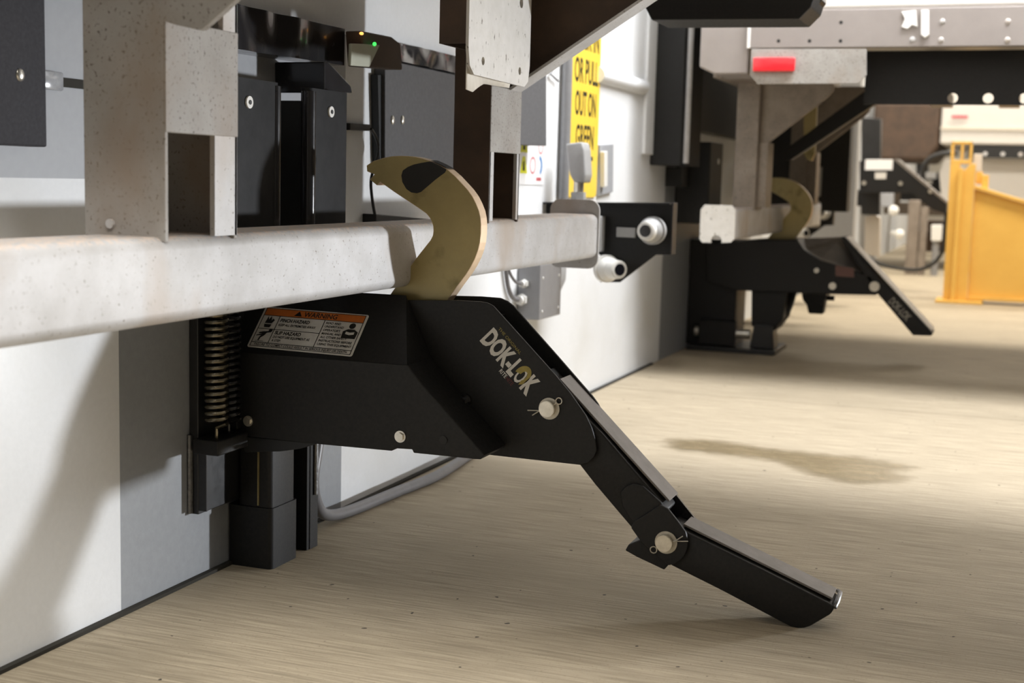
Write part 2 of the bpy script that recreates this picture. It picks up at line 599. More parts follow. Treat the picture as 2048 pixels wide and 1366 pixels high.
# lamp bracket plate hung in front of the far upright
bm = NB()
y0, y1, zb = 2.365, 2.705, 0.942
outer = [(y0 + 0.03, zb + 0.003), (y1 - 0.03, zb), (y1 - 0.008, zb + 0.012), (y1, zb + 0.045), (y1, 1.3), (y0, 1.3), (y0, zb + 0.05), (y0 + 0.008, zb + 0.018)]
holes = [circle(2.44, 0.974, 0.008), circle(2.645, 0.972, 0.008), circle(2.645, 1.11, 0.011, sx=0.9)]
prism_holes(bm, outer, holes, 0.394, 0.40, 'x')
lb = mesh_obj('lamp_bracket', bm, 'bare_plate', t1)
bm = NB()
prism_holes(bm, [(y0, 1.0), (y0, 1.3), (y1, 1.3), (y1, 1.0)], [], 0.34, 0.345, 'x')
box(bm, 0.345, 0.394, y0, y0 + 0.004, 1.0, 1.3)
mesh_obj('backing', bm, 'dark_brown', lb)
bm = NB()
prev = None
for k in range(13):
    t = k / 12
    y = 2.39 + 0.30 * t
    x = 0.385 - 0.025 * math.sin(math.pi * t) - 0.02 * t
    zt = 1.0 - 0.03 * t
    zl = 0.917 + 0.024 * max(0.0, min(1.0, (t - 0.25) / 0.35))
    cur = [bm.verts.new((x, y, zt)), bm.verts.new((x + 0.006 * math.sin(5 * t), y, zl))]
    if prev:
        bm.faces.new((prev[0], cur[0], cur[1], prev[1]))
    prev = cur
fl = mesh_obj('torn_flap', bm, 'paper', t1, True)
fl['label'] = 'torn cream paper flap'
fl.modifiers.new('t', 'SOLIDIFY').thickness = 0.002

# black frame box of the trailer and the trailer body above
bm = NB()
prism(bm, xz([(1283, -30), (1290, 14), (1303, 40), (1598, 38), (1622, 14), (1636, -30)], 3.40), 3.40, 3.58, 'y', 0.003)
mesh_obj('frame_box', bm, 'black_paint', t1)
bm = NB()
prism(bm, xz([(1600, -30), (1600, 30), (1628, 22), (1644, 0), (1644, -30)], 3.50), 3.5, 3.58, 'y', 0.002)
mesh_obj('frame_bracket', bm, 'black_gloss', t1)
bm = NB()
box(bm, 0.16, 7.5, 1.0, 3.6, 1.34, 3.0, 0.01)
mesh_obj('body', bm, 'trailer_white', t1)
bm = NB()
box(bm, 0.16, 0.40, 1.0, 3.39, 1.25, 1.339)
mesh_obj('rear_sill', bm, 'galv', t1)

# ------------------------------------------------------------------ dock lock in front
Y0, YM, YR, YR2, YF = 2.14, 2.25, 2.262, 2.328, 2.335
dl = thing('dock_lock', (0.0, 2.25, 0.0), 'black wall-mounted dock lock with brass hook raised and warning label on its cover', 'dock lock')

# track on the wall
bm = NB()
box(bm, 0.0005, 0.02, 2.045, 2.40, 0.128, 0.56, 0.002)
tr = mesh_obj('wall_track', bm, 'black_worn', dl)
bm = NB()
tube(bm, smooth_path([(0.004, 2.042, 0.13 + 0.0145 * k + (0.003 if k % 2 else 0)) for k in range(11)], 3), 0.0055, 8)
mesh_obj('weld_bead', bm, 'weld', tr, True)
bm = NB()
box(bm, 0.018, 0.036, 2.046, 2.052, 0.135, 0.262, 0.001)
mesh_obj('flange', bm, 'black_worn', tr)
bm = NB()
prism(bm, round_rect(0.0005, 0.098, 2.172, 2.272, 0.010, 4), 0.0, 0.118, 'z')
mesh_obj('track_foot', bm, 'black_paint', tr, True)
bm = NB()
prism(bm, round_rect(0.0205, 0.094, 2.176, 2.268, 0.010, 4), 0.118, 0.40, 'z')
mesh_obj('track_column', bm, 'black_paint', tr, True)
bm = NB()
box(bm, 0.066, 0.0685, 2.1725, 2.1758, 0.122, 0.235)
mesh_obj('wear_strip', bm, 'brass', tr)
bm = NB()
box(bm, 0.002, 0.092, 2.318, 2.328, 0.0, 0.40, 0.001)
box(bm, 0.082, 0.094, 2.328, 2.36, 0.0, 0.40, 0.001)
mesh_obj('track_channel', bm, 'black_paint', tr)
bm = NB()
tube(bm, smooth_path([(0.097, 2.345, 0.11 + 0.013 * k + (0.003 if k % 2 else 0)) for k in range(10)], 3), 0.005, 8)
mesh_obj('weld_bead', bm, 'weld', tr, True)

# carriage back and springs
bm = NB()
box(bm, 0.022, 0.05, 2.127, 2.139, 0.275, 0.42, 0.002)
mesh_obj('carriage_back', bm, 'black_paint', dl)
for sy_, sx_ in ((2.055, 0.052), (2.105, 0.046)):
    bm = NB()
    pts = []
    turns, n = 17, 14
    for k in range(turns * n + 1):
        a = 2 * math.pi * k / n
        z = 0.298 + 0.20 * k / (turns * n)
        pts.append((sx_ + 0.0195 * math.cos(a), sy_ + 0.0195 * math.sin(a), z))
    pts = [(sx_, sy_, 0.27), (sx_, sy_, 0.29)] + pts
    tube(bm, pts, 0.0032, 6)
    sp = mesh_obj('spring', bm, 'spring_steel' if sx_ > 0.05 else 'black_gloss', dl, True)
bm = NB()
box(bm, 0.021, 0.074, 2.025, 2.126, 0.245, 0.272, 0.002)
mesh_obj('spring_seat', bm, 'black_paint', dl)
bm = NB()
prism(bm, xz([(480, 872), (600, 884), (640, 886), (600, 898), (560, 903), (490, 905)], 2.16), 2.16, 2.17, 'y', 0.001)
mesh_obj('roller_bracket', bm, 'black_worn', dl)

# cover: vertical lower face, face leaning back above the bend
ZB = 0.419
TOP = Vector((0, YM - 0.004, 0.532))
bend = Vector((0, Y0, ZB))
sn = Vector((0, -(TOP.z - ZB), TOP.y - Y0)).normalized()
cb = [atY(u, v_, Y0) for u, v_ in ((455, 868), (610, 886), (783, 902), (792, 897), (824, 899), (827, 906), (945, 918), (961, 919), (969, 911), (850, 776), (840, 764), (814, 729))]
low = [(p.x, p.z) for p in cb] + [(cb[0].x, ZB)]
low[-2] = (low[-2][0], ZB)
bm = NB()
prism(bm, low, Y0, YM - 0.002, 'y', 0.0015)
e_ = atP(779, 628, bend, sn)
ex_ = 0.305
tx = e_.x + (e_.z - TOP.z) * 0.0
q0 = (low[-2][0], Y0, ZB)
tri = [(cb[0].x, Y0, ZB), q0, (0.335, TOP.y, TOP.z), (cb[0].x, TOP.y, TOP.z), (cb[0].x, TOP.y, ZB), (low[-2][0], TOP.y, ZB)]
vv = [bm.verts.new(p) for p in tri]
for f in ((0, 1, 2, 3), (0, 4, 5, 1), (1, 5, 2), (0, 3, 4), (4, 3, 2, 5)):
    bm.faces.new([vv[i] for i in f])
cover = mesh_obj('cover', bm, 'black_paint', dl)
hexbolt('bolt', cover, atY(497, 842, Y0) - Vector((0, 0.0005, 0)), (0, -1, 0), 0.0075)
hexbolt('bolt', cover, atY(801, 873, Y0) - Vector((0, 0.0005, 0)), (0, -1, 0), 0.008)
bm = NB()
p = atY(887, 880, Y0)
cyl(bm, p - Vector((0, 0.002, 0)), p + Vector((0, 0.001, 0)), 0.0075, 18)
mesh_obj('plug', bm, 'rubber', cover)

# warning label on the leaning face
BL = atP(494, 694, bend, sn)
BR = atP(704, 714, bend, sn)
TR = atP(736, 631, bend, sn)
LM = frame_m(BL + sn * 0.0008, BR - BL, TR - BR)
Wl = (BR - BL).length
Hl = (TR - BR).length
bm = NB()
sheet(bm, round_rect(0, Wl, 0, Hl, 0.004, 3), LM, 0.0006)
lab = mesh_obj('warning_label', bm, 'print_white', cover)
lab['label'] = 'white warning label with an orange band'
L2 = LM @ Matrix.Translation((0, 0, 0.0009))


def rect(bm, M, a0, a1, b0, b1, h=0.0):
    flat(bm, [(a0 * Wl, b0 * Hl), (a1 * Wl, b0 * Hl), (a1 * Wl, b1 * Hl), (a0 * Wl, b1 * Hl)], M, h)


bm = NB()
rect(bm, L2, 0.02, 0.98, 0.80, 0.97)
mesh_obj('orange_band', bm, 'print_orange', lab)
bm = NB()
for r_ in ((0.02, 0.98, 0.03, 0.042), (0.02, 0.98, 0.12, 0.135), (0.02, 0.027, 0.03, 0.97), (0.973, 0.98, 0.03, 0.97), (0.02, 0.98, 0.785, 0.80), (0.02, 0.98, 0.962, 0.975),
           (0.18, 0.187, 0.13, 0.79), (0.615, 0.622, 0.13, 0.79), (0.02, 0.615, 0.455, 0.468)):
    rect(bm, L2, *r_, h=0.0002)


def ltext(s, x, y, h, w, bold=0.022):
    add_text(bm, s, L2 @ Matrix.Translation((x * Wl, y * Hl, 0)), h * Hl, w * Wl, bold, 0.0, 'LEFT', 0.0003)


flat(bm, [(0.31 * Wl, 0.825 * Hl), (0.385 * Wl, 0.825 * Hl), (0.348 * Wl, 0.945 * Hl)], L2, 0.0003)
ltext('WARNING', 0.40, 0.825, 0.115, 0.32, 0.02)
ltext('PINCH HAZARD', 0.205, 0.655, 0.08, 0.28, 0.03)
ltext('KEEP ALL EXTREMITIES AWAY.', 0.205, 0.555, 0.055, 0.36)
ltext('SLIP HAZARD', 0.205, 0.35, 0.08, 0.25, 0.03)
ltext('DO NOT USE EQUIPMENT AS', 0.205, 0.26, 0.055, 0.35)
ltext('A STEP.', 0.205, 0.175, 0.055, 0.09)
for i, (s, w) in enumerate((('READ AND', .14), ('UNDERSTAND', .18), ("OPERATOR'S", .16), ('MANUAL AND', .18), ('ALL OTHER SAFETY', .25), ('INSTRUCTIONS BEFORE', .31), ('USING THIS EQUIPMENT', .32))):
    ltext(s, 0.64, 0.70 - 0.085 * i, 0.052, w)
ltext('FAILURE TO COMPLY COULD RESULT IN SERIOUS INJURY OR DEATH', 0.06, 0.055, 0.055, 0.88)
# pictograms: pinched hand, slipping figure, reader
for pts in ([(0.065, 0.60), (0.13, 0.60), (0.15, 0.68), (0.13, 0.72), (0.12, 0.67), (0.105, 0.78), (0.09, 0.69), (0.075, 0.78), (0.07, 0.68)],
            [(0.075, 0.50), (0.13, 0.50), (0.135, 0.575), (0.065, 0.575)],
            [(0.05, 0.36), (0.09, 0.39), (0.14, 0.41), (0.165, 0.40), (0.165, 0.385), (0.13, 0.37), (0.115, 0.30), (0.09, 0.24), (0.085, 0.17), (0.07, 0.17), (0.075, 0.25), (0.085, 0.30), (0.04, 0.28), (0.04, 0.30), (0.09, 0.34), (0.06, 0.34)],
            [(0.05, 0.155), (0.13, 0.155), (0.13, 0.165), (0.05, 0.165)],
            [(0.83, 0.40), (0.96, 0.40), (0.965, 0.56), (0.925, 0.62), (0.865, 0.62), (0.825, 0.56)]):
    flat(bm, [(a * Wl, b * Hl) for a, b in pts], L2, 0.0003)
for cx, cy, r in ((0.155, 0.425, 0.018), (0.893, 0.70, 0.03)):
    flat(bm, circle(cx * Wl, cy * Hl, r * Wl, 14), L2, 0.0003)
mesh_obj('printing', bm, 'print_black', lab)
bm = NB()
flat(bm, [(a * Wl, b * Hl) for a, b in ((0.855, 0.50), (0.893, 0.48), (0.935, 0.50), (0.935, 0.56), (0.893, 0.54), (0.855, 0.56))], L2, 0.0005)
mesh_obj('open_book', bm, 'print_white', lab)

# side plates
plate = [(770, 600), (913, 601), (960, 603), (975, 606), (986, 612), (1005, 633), (1060, 694), (1111, 751), (1140, 786), (1158, 812), (1172, 832), (1183, 856), (1190, 878), (1193, 900), (1188, 914), (1176, 926), (1160, 930), (987, 911), (900, 900), (790, 700)]
pl = xz(plate, YM)
bm = NB()
prism(bm, pl, YM, YM + 0.006, 'y', 0.0012)
sp1 = mesh_obj('side_plate', bm, 'black_paint', dl)
far = [(880, 591), (960, 593), (1000, 596), (1014, 602), (1027, 612), (1060, 650), (1120, 718), (1186, 794), (1196, 808), (1207, 830), (1212, 860), (1208, 905), (1195, 918), (1010, 900), (900, 700)]
bm = NB()
prism(bm, xz(far, YF), YF, YF + 0.006, 'y', 0.0012)
mesh_obj('side_plate', bm, 'black_paint', dl)
bm = NB()
inn = [(1090, 735), (1128, 755), (1150, 800), (1150, 870), (1000, 890), (930, 720), (930, 640), (1000, 640)]
box(bm, 0.03, 0.50, YM + 0.008, YF - 0.002, 0.30, 0.50, 0.002)
mesh_obj('inner_frame', bm, 'black_paint', dl)

# bolt and nut at the middle of the plate
p = atY(932, 800, YM)
bm = NB()
cyl(bm, p, p - Vector((0, 0.008, 0)), 0.012, 20)
cyl(bm, p - Vector((0, 0.008, 0)), p - Vector((0, 0.02, 0)), 0.007, 6)
mesh_obj('pivot_bolt', bm, 'black_gloss', sp1)
bm = NB()
p2 = atY(916, 803, YM - 0.012)
cyl(bm, p2, p2 - Vector((0, 0.004, 0)), 0.005, 12)
mesh_obj('lock_washer', bm, 'steel_bright', sp1)

# lettering on the side plate
A = atY(961, 680, YM)
B = atY(1053, 789, YM)
Tt = atY(991, 659, YM)
TM = frame_m(A - Vector((0, 0.0006, 0)), B - A, Tt - A)
LW = (B - A).length
LH = (Tt - A).length * 0.97
bm = NB()
add_text(bm, 'DOK-L', TM, LH, LW * 0.675, 0.042)
add_text(bm, 'K', TM @ Matrix.Translation((LW * 0.86, 0, 0)), LH, LW * 0.16, 0.055)
mesh_obj('lettering', bm, 'print_white', sp1)
bm = NB()
cx, cy, R = LW * 0.765, LH * 0.52, LH * 0.58
gp = []
for k in range(22):
    a = math.radians(-60 + 255 * k / 21)
    gp.append((cx + R * math.cos(a) * 0.72, cy + R * math.sin(a)))
for k in range(21, -1, -1):
    a = math.radians(-50 + 235 * k / 21)
    gp.append((cx + 0.1 * R + R * 0.45 * math.cos(a) * 0.62, cy + R * 0.52 * math.sin(a)))
flat(bm, gp, TM, 0.0003)
mesh_obj('hook_emblem', bm, 'print_gold', sp1)
bm = NB()
add_text(bm, 'O', TM @ Matrix.Translation((LW * 0.69, 0, -0.0001)), LH * 0.9, LW * 0.13, 0.02)
mesh_obj('lettering', bm, 'print_white', sp1)
bm = NB()
add_text(bm, 'THE ORIGINAL', TM @ Matrix.Translation((LW * 0.06, LH * 1.15, 0)), LH * 0.16, LW * 0.47, 0.0)
mesh_obj('small_lettering', bm, 'print_gold', sp1)
bm = NB()
add_text(bm, 'RITE', TM @ Matrix.Translation((LW * 0.50, -LH * 0.34, 0)), LH * 0.22, LW * 0.13, 0.015)
mesh_obj('small_lettering', bm, 'print_white', sp1)
bm = NB()
add_text(bm, 'HITE', TM @ Matrix.Translation((LW * 0.64, -LH * 0.34, 0)), LH * 0.22, LW * 0.13, 0.015)
mesh_obj('small_lettering', bm, 'print_red', sp1)

# hook
H0, H1 = 2.276, 2.308
hk = [(733, 331), (747, 322), (768, 315.6), (784, 312.5), (800, 311.6), (816, 312), (832, 314), (847, 317.5), (861, 322), (879, 330), (895, 339), (910, 352), (924, 367), (935, 379), (945, 393), (952, 407), (958, 422), (961, 436), (962, 451), (961.5, 468), (959.6, 485.6), (956, 501), (950, 517), (942, 533), (932, 549), (914, 573), (880, 622),
      (760, 622), (779, 591), (800, 562), (832, 517), (861, 480), (865.5, 471), (866.6, 462), (866, 452), (863.4, 443.4), (859, 435), (853, 427.6), (837, 416), (818.6, 404), (787, 383), (760.6, 364), (754, 371), (739.5, 359), (749, 348.5), (734, 343)]
hz = xz(hk, H0)
bm = NB()
prism(bm, hz, H0, H1, 'y', 0.0008, 1)
for f in bm.faces:
    f.material_index = 1 if abs(f.normal.y) < 0.9 else 0
hook = mesh_obj('hook', bm, ['brass', 'brass_rim_lit'], dl)
hook['label'] = 'brass-coloured steel hook'
for p_ in hook.data.polygons:
    p_.material_index = 1 if abs(p_.normal.y) < 0.9 else 0
mk = [(803, 351), (806, 341), (816, 334), (828, 329), (842, 326), (860, 323), (863, 323.5), (879, 330.5), (893, 339), (890, 345), (870, 360), (842, 384), (834, 386.5), (823, 385), (813, 378), (805, 364)]  # shade falling on the shiny hook, painted as a black teardrop
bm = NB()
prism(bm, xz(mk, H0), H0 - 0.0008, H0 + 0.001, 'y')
# band of the painted shade over the rim
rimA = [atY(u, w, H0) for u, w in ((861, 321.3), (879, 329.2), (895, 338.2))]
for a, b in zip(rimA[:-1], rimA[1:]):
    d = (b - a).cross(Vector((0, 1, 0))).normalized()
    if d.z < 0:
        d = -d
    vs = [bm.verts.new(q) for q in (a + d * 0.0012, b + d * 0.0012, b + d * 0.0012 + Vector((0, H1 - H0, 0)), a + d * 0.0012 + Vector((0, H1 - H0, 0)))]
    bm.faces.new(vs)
mko = mesh_obj('painted_shade', bm, 'print_black', hook)
mko['label'] = 'black teardrop of shade painted on the hook'

# ramp arms
def arm(name, near, top_far, y0, y1):
    bm = NB()
    prism(bm, xz(near, y0), y0, y1, 'y', 0.004, 3)
    return mesh_obj(name, bm, 'black_paint', dl, True)


up_near = [(1085, 742), (1128, 790), (1205, 868), (1262, 934), (1322, 1003), (1335, 1021), (1310, 1050), (1290, 1086), (1263, 1056), (1190, 970), (1120, 880), (1060, 830)]
ua = arm('upper_arm', up_near, None, YR, YR2)
# plate lying on top of the upper arm
def top_plate(a, b, y0, y1, lift, t, parent, m='ramp_plate'):
    """a, b: points (x, z) of the arm's upper edge"""
    a, b = Vector((a[0], 0, a[1])), Vector((b[0], 0, b[1]))
    d = (b - a).normalized()
    n = Vector((-d.z, 0, d.x))
    if n.z < 0:
        n = -n
    pts = [a + n * lift, b + n * lift, b + n * (lift + t), a + n * (lift + t)]
    bm = NB()
    prism(bm, [(p.x, p.z) for p in pts], y0, y1, 'y', 0.0008)
    return mesh_obj('ramp_plate', bm, m, parent)


a = atY(1110, 765, YR)
b = atY(1330, 1010, YR)
top_plate((a.x, a.z), (b.x, b.z), YR + 0.012, YF - 0.001 + 0.004, 0.004, 0.004, ua)
bm = NB()
prism(bm, xz([(1240, 985), (1252, 972), (1267, 967), (1285, 972), (1322, 1005), (1328, 1015), (1300, 1045), (1268, 1050), (1245, 1015)], YR - 0.007), YR - 0.007, YR, 'y', 0.002)
mesh_obj('lug', bm, 'black_paint', ua)
bm = NB()
lg = xz([(1268, 1043), (1320, 1010), (1336, 1018), (1355, 1042), (1371, 1064), (1375, 1078), (1375, 1095), (1370, 1110), (1361, 1121), (1349, 1128), (1337, 1131), (1310, 1110), (1284, 1087), (1262, 1056)], YR - 0.014)
prism(bm, lg, YR - 0.014, YR - 0.007, 'y', 0.0015)
mesh_obj('lug', bm, 'black_paint', ua)
bm = NB()
prism(bm, xz([(1343, 985), (1352, 990), (1392, 1040), (1380, 1085), (1350, 1040), (1330, 1015)], YR2 + 0.002), YR2 + 0.002, YR2 + 0.01, 'y', 0.001)
mesh_obj('lug', bm, 'black_gloss', ua)

lo_near = [(1300, 1076), (1340, 1049), (1376, 1066), (1520, 1137), (1664, 1210), (1668, 1218), (1661, 1229), (1620, 1253), (1608, 1256.5), (1595, 1257), (1579, 1253), (1550, 1238), (1440, 1180), (1342, 1131)]
la = arm('lower_arm', lo_near, None, YR - 0.004, YR2)
a = atY(1362, 1057, YR)
b = atY(1660, 1206, YR)
tp = top_plate((a.x, a.z), (b.x, b.z), YR + 0.010, YR2 + 0.004, 0.003, 0.004, la)
bm = NB()
e0 = atY(1668, 1209, YR)
tube(bm, [(e0.x + 0.001, YR + 0.002, e0.z - 0.006), (e0.x + 0.004, YR + 0.012, e0.z + 0.002), (e0.x + 0.003, YR2 - 0.006, e0.z + 0.004), (e0.x - 0.002, YR2 + 0.003, e0.z + 0.004)], 0.004, 8)
mesh_obj('tip_edge', bm, 'weld', la, True)
bm = NB()
prism(bm, xz([(1250, 1101), (1257, 1089), (1284, 1078), (1330, 1095), (1338, 1128), (1328, 1140), (1273, 1114)], YR), YR, YR2 - 0.004, 'y', 0.002)
mesh_obj('tail_stop', bm, 'black_paint', la)

# pins with washers and cotter pins
def pin(c, parent, y, r, loop_ang, tail_ang):
    c = Vector((c.x, y, c.z))
    f = Vector((0, -1, 0))
    bm = NB()
    cyl(bm, c, c + f * 0.003, r * 1.36, 28, bevel=0.0006)
    wa = mesh_obj('washer', bm, 'washer_steel', parent, True)
    bm = NB()
    off = Vector((-0.0015, 0, 0.0005))
    cyl(bm, c + off, c + f * 0.014 + off, r, 28, bevel=0.001)
    mesh_obj('pin', bm, 'steel_bright', parent, True)
    bm = NB()
    k = c + f * 0.006
    def pol(rr, ang, dx=0.0):
        return k + Vector((rr * math.cos(ang), 0, rr * math.sin(ang)))
    la_, ta = math.radians(loop_ang), math.radians(tail_ang)
    loop = [pol(r * 0.9, la_), pol(r * 1.35, la_ - 0.03)]
    cc = pol(r * 1.72, la_)
    for q in range(11):
        t = la_ + math.pi + 0.5 + (2 * math.pi - 1.0) * q / 10
        loop.append(cc + Vector((math.cos(t), 0, math.sin(t))) * r * 0.40)
    loop += [pol(r * 1.35, la_ + 0.03), pol(r * 0.9, la_)]
    wire = [pol(r * 2.3, ta + 0.17), pol(r * 1.35, ta + 0.04), pol(r * 0.9, ta)] + loop + [pol(r * 0.9, ta), pol(r * 1.35, ta - 0.04), pol(r * 2.75, ta - 0.12)]
    tube(bm, wire, 0.0011, 6)
    mesh_obj('cotter_pin', bm, 'steel_bright', parent, True)


pin(atY(1097, 818, YM - 0.006), sp1, YM - 0.0005, 0.0145, 40, 195)
pin(atY(1331, 1086, YR - 0.02), ua, YR - 0.0145, 0.0148, 215, 18)

# ------------------------------------------------------------------ wall mounted things near the front
# dark steel plate at the left
bm = NB()
box(bm, 0.0005, 0.03, 0.9, 1.638, 0.779, 1.35, 0.003)
o = tag(mesh_obj('steel_plate', bm, 'dark_plate'), 'dark grey steel plate with one round bolt, beside the near trailer upright', 'steel plate')
bm = NB()
p = atX(40, 150, 0.03)
ball(bm, p, 0.0085, 16, 10, (0.5, 1, 1.1))
mesh_obj('bolt', bm, 'steel_bright', o, True)
# clear clip bridging the groove
bm = NB()
pa, pb = atX(97, 180, 0.01), atX(131, 212, 0.01)
box(bm, 0.0045, 0.012, 1.648, 1.70, 0.865, 0.893, 0.003)
tag(mesh_obj('cable_clip', bm, 'clear_plastic', None, True), 'small clear plastic clip over the groove beside the dark plate', 'clip')
bm = NB()
cyl(bm, (0.05, 1.50, 1.02), (0.05, 1.79, 1.02), 0.02, 20, bevel=0.004)
o = tag(mesh_obj('pipe', bm, 'plastic_white', None, True), 'short white pipe with a black end high on the wall by the near upright', 'pipe')
bm = NB()
cyl(bm, (0.05, 1.52, 1.021), (0.05, 1.665, 1.021), 0.026, 20, bevel=0.004)
mesh_obj('pipe_end', bm, 'rubber', o, True)

# steel faced bumpers
def bumper(y0, y1, roll, lab):
    e = thing('dock_bumper', (0.0, (y0 + y1) / 2, 0.58), lab, 'dock bumper', 'steel faced dock bumpers behind the guard bar')
    bm = NB()
    box(bm, 0.0005, 0.118, y0 + 0.012, y1 - 0.012, 0.58, 0.885, 0.002)
    mesh_obj('rubber_core', bm, 'rubber', e)
    bm = NB()
    prism(bm, round_rect(0.119, 0.145, y0, y1, 0.0125, 5), 0.57, 0.908, 'z')
    mesh_obj('face_plate', bm, 'bumper_face', e, True)
    bm = NB()
    yr = y1 - 0.009 if roll > 0 else y0 + 0.009
    cyl(bm, (0.136, yr, 0.572), (0.136, yr, 0.902), 0.0135, 20)
    mesh_obj('rolled_edge', bm, 'black_gloss', e, True)
    bm = NB()
    yb = y0 + (y1 - y0) * (0.29 if roll > 0 else 0.50)
    c = Vector((0.1452, yb, 0.868))
    cyl(bm, c, c + Vector((0.003, 0, 0)), 0.0105, 20)
    bo = mesh_obj('bolt', bm, 'plastic_white', e)
    bm = NB()
    cyl(bm, c + Vector((0.0031, 0, 0)), c + Vector((0.0045, 0, 0)), 0.004, 6)
    mesh_obj('socket', bm, 'print_black', bo)


bumper(1.965, 2.115, 1, 'black steel-faced bumper with one white bolt, next to the near upright')
bumper(2.225, 2.378, -1, 'black steel-faced bumper with one white bolt, under the slanted black bracket')
# slanted bracket over the second bumper
bm = NB()
prism(bm, yz([(640, 124), (648, 124), (693, 172), (696, 186), (640, 186)], 0.10), 0.0005, 0.11, 'x', 0.002)
tag(mesh_obj('corner_bracket', bm, 'black_gloss'), 'black slanted corner bracket above the second bumper', 'bracket')

# black glossy strip under the dock edge and the thinner strip beyond
def wrinkled(top, bot, x, n, amp, seed):
    """a thick plastic strip with random vertical wrinkles; top and bottom edges as pixel pairs"""
    rnd = random.Random(seed)
    ph = [(rnd.uniform(0, 6.28), rnd.uniform(8, 40), rnd.uniform(0.2, 1.0), rnd.uniform(-3, 3)) for _ in range(9)]
    A0, A1 = atX(*top[0], x), atX(*top[1], x)
    B0, B1 = atX(*bot[0], x), atX(*bot[1], x)
    m = 8
    bm = NB()
    front = []
    for i in range(n + 1):
        t = i / n
        col_ = []
        for j in range(m + 1):
            q = j / m
            p = (A0.lerp(A1, t)).lerp(B0.lerp(B1, t), q)
            d = sum(a * math.sin(f * t + p_ + k * q) for p_, f, a, k in ph) / 3.5
            p.x = x + amp * d
            col_.append(bm.verts.new(p))
        front.append(col_)
    back = [[bm.verts.new((0.0008, v_.co.y, v_.co.z)) for v_ in c] for c in front]
    for i in range(n):
        for j in range(m):
            bm.faces.new((front[i][j], front[i + 1][j], front[i + 1][j + 1], front[i][j + 1]))
        bm.faces.new((front[i][0], back[i][0], back[i + 1][0], front[i + 1][0]))
        bm.faces.new((front[i][m], front[i + 1][m], back[i + 1][m], back[i][m]))
    for c, b_ in ((front[0], back[0]), (front[n], back[n])):
        for j in range(m):
            bm.faces.new((c[j], c[j + 1], b_[j + 1], b_[j]))
    return bm


bm = wrinkled(((380, -14), (690, 58)), ((380, 84), (690, 131)), 0.06, 90, 0.006, 4)
tag(mesh_obj('seal_strip', bm, 'black_gloss', None, True, 80), 'wide glossy black seal strip under the dock edge', 'seal strip')
bm = wrinkled(((775, 80), (930, 116)), ((775, 117), (930, 150)), 0.03, 90, 0.008, 9)
tag(mesh_obj('seal_strip', bm, 'black_gloss', None, True, 80), 'narrow wrinkled black seal strip above the grey plate with two bolts', 'seal strip')

# small controller box with indicator lights
e = thing('sensor_box', atX(730, 140, 0.10), 'small pale sensor box with green and amber indicator lights on the black strip', 'sensor')
bm = NB()
prism(bm, yz([(690, 62), (752, 74), (770, 88), (774, 140), (750, 138), (695, 133)], 0.062), 0.062, 0.10, 'x', 0.003)
mesh_obj('housing', bm, 'dark_brown', e)
bm = NB()
prism(bm, yz([(697, 87), (737, 89), (754, 90), (733, 134), (695, 131)], 0.1005), 0.1005, 0.108, 'x', 0.002)
mesh_obj('pale_panel', bm, 'cream_box', e)
bm = NB()
ball(bm, atX(749, 88, 0.109), 0.004, 12, 8)
mesh_obj('green_light', bm, 'led_green', e, True)
bm = NB()
ball(bm, atX(723, 67, 0.103), 0.004, 12, 8, (1, 1.6, 0.8))
mesh_obj('amber_light', bm, 'led_amber', e, True)

# grey plates on the wall
bm = NB()
prism(bm, yz([(771, 119), (960, 160), (960, 350), (771, 335)], 0.03), 0.0008, 0.029, 'x', 0.002)
o = tag(mesh_obj('steel_plate', bm, 'mid_plate'), 'grey steel plate with two small bolts behind the hook', 'steel plate')
for u in (785, 805):
    bm = NB()
    ball(bm, atX(u, 240, 0.03), 0.0075, 14, 8, (0.5, 1, 1.4))
    mesh_obj('bolt', bm, 'steel_bright', o, True)
bm = NB()
prism(bm, yz([(1030, 128), (1093, 100), (1093, 292), (1040, 290)], 0.06), 0.0008, 0.06, 'x', 0.002)
tag(mesh_obj('steel_plate', bm, 'mid_plate'), 'plain grey steel plate above the white pictogram sheet', 'steel plate')
# black slot and cable loop beside the grey plate
bm = NB()
prism(bm, yz([(700, 246), (742, 249), (744, 262), (700, 260)], 0.02), 0.0006, 0.02, 'x', 0.002)
tag(mesh_obj('cable_bracket', bm, 'rubber'), 'short black cable bracket between bumper and grey plate', 'bracket')
bm = NB()
tube(bm, smooth_path([atX(u, w, 0.03) for u, w in ((742, 258), (752, 275), (757, 300), (750, 330), (742, 360), (744, 395), (750, 430), (756, 450))], 6), 0.0035, 8)
tag(mesh_obj('cable', bm, 'hose_black', None, True), 'thin black cable hanging beside the grey plate behind the hook', 'cable')
bm = NB()
prism(bm, yz([(756, 150), (769, 148), (769, 330), (760, 328)], 0.02), 0.0006, 0.02, 'x', 0.001)  # dark strip built where the gap holds only shadow
tag(mesh_obj('shadow_strip', bm, 'rubber'), 'black vertical strip standing in for the shaded gap beside the two-bolt plate', 'shadow strip')
bm = NB()
prism(bm, yz([(752, 428), (858, 438), (858, 470), (752, 470)], 0.035), 0.0008, 0.035, 'x', 0.002)
tag(mesh_obj('ledge_block', bm, 'rubber'), 'low black block on the wall behind the guard bar', 'block')

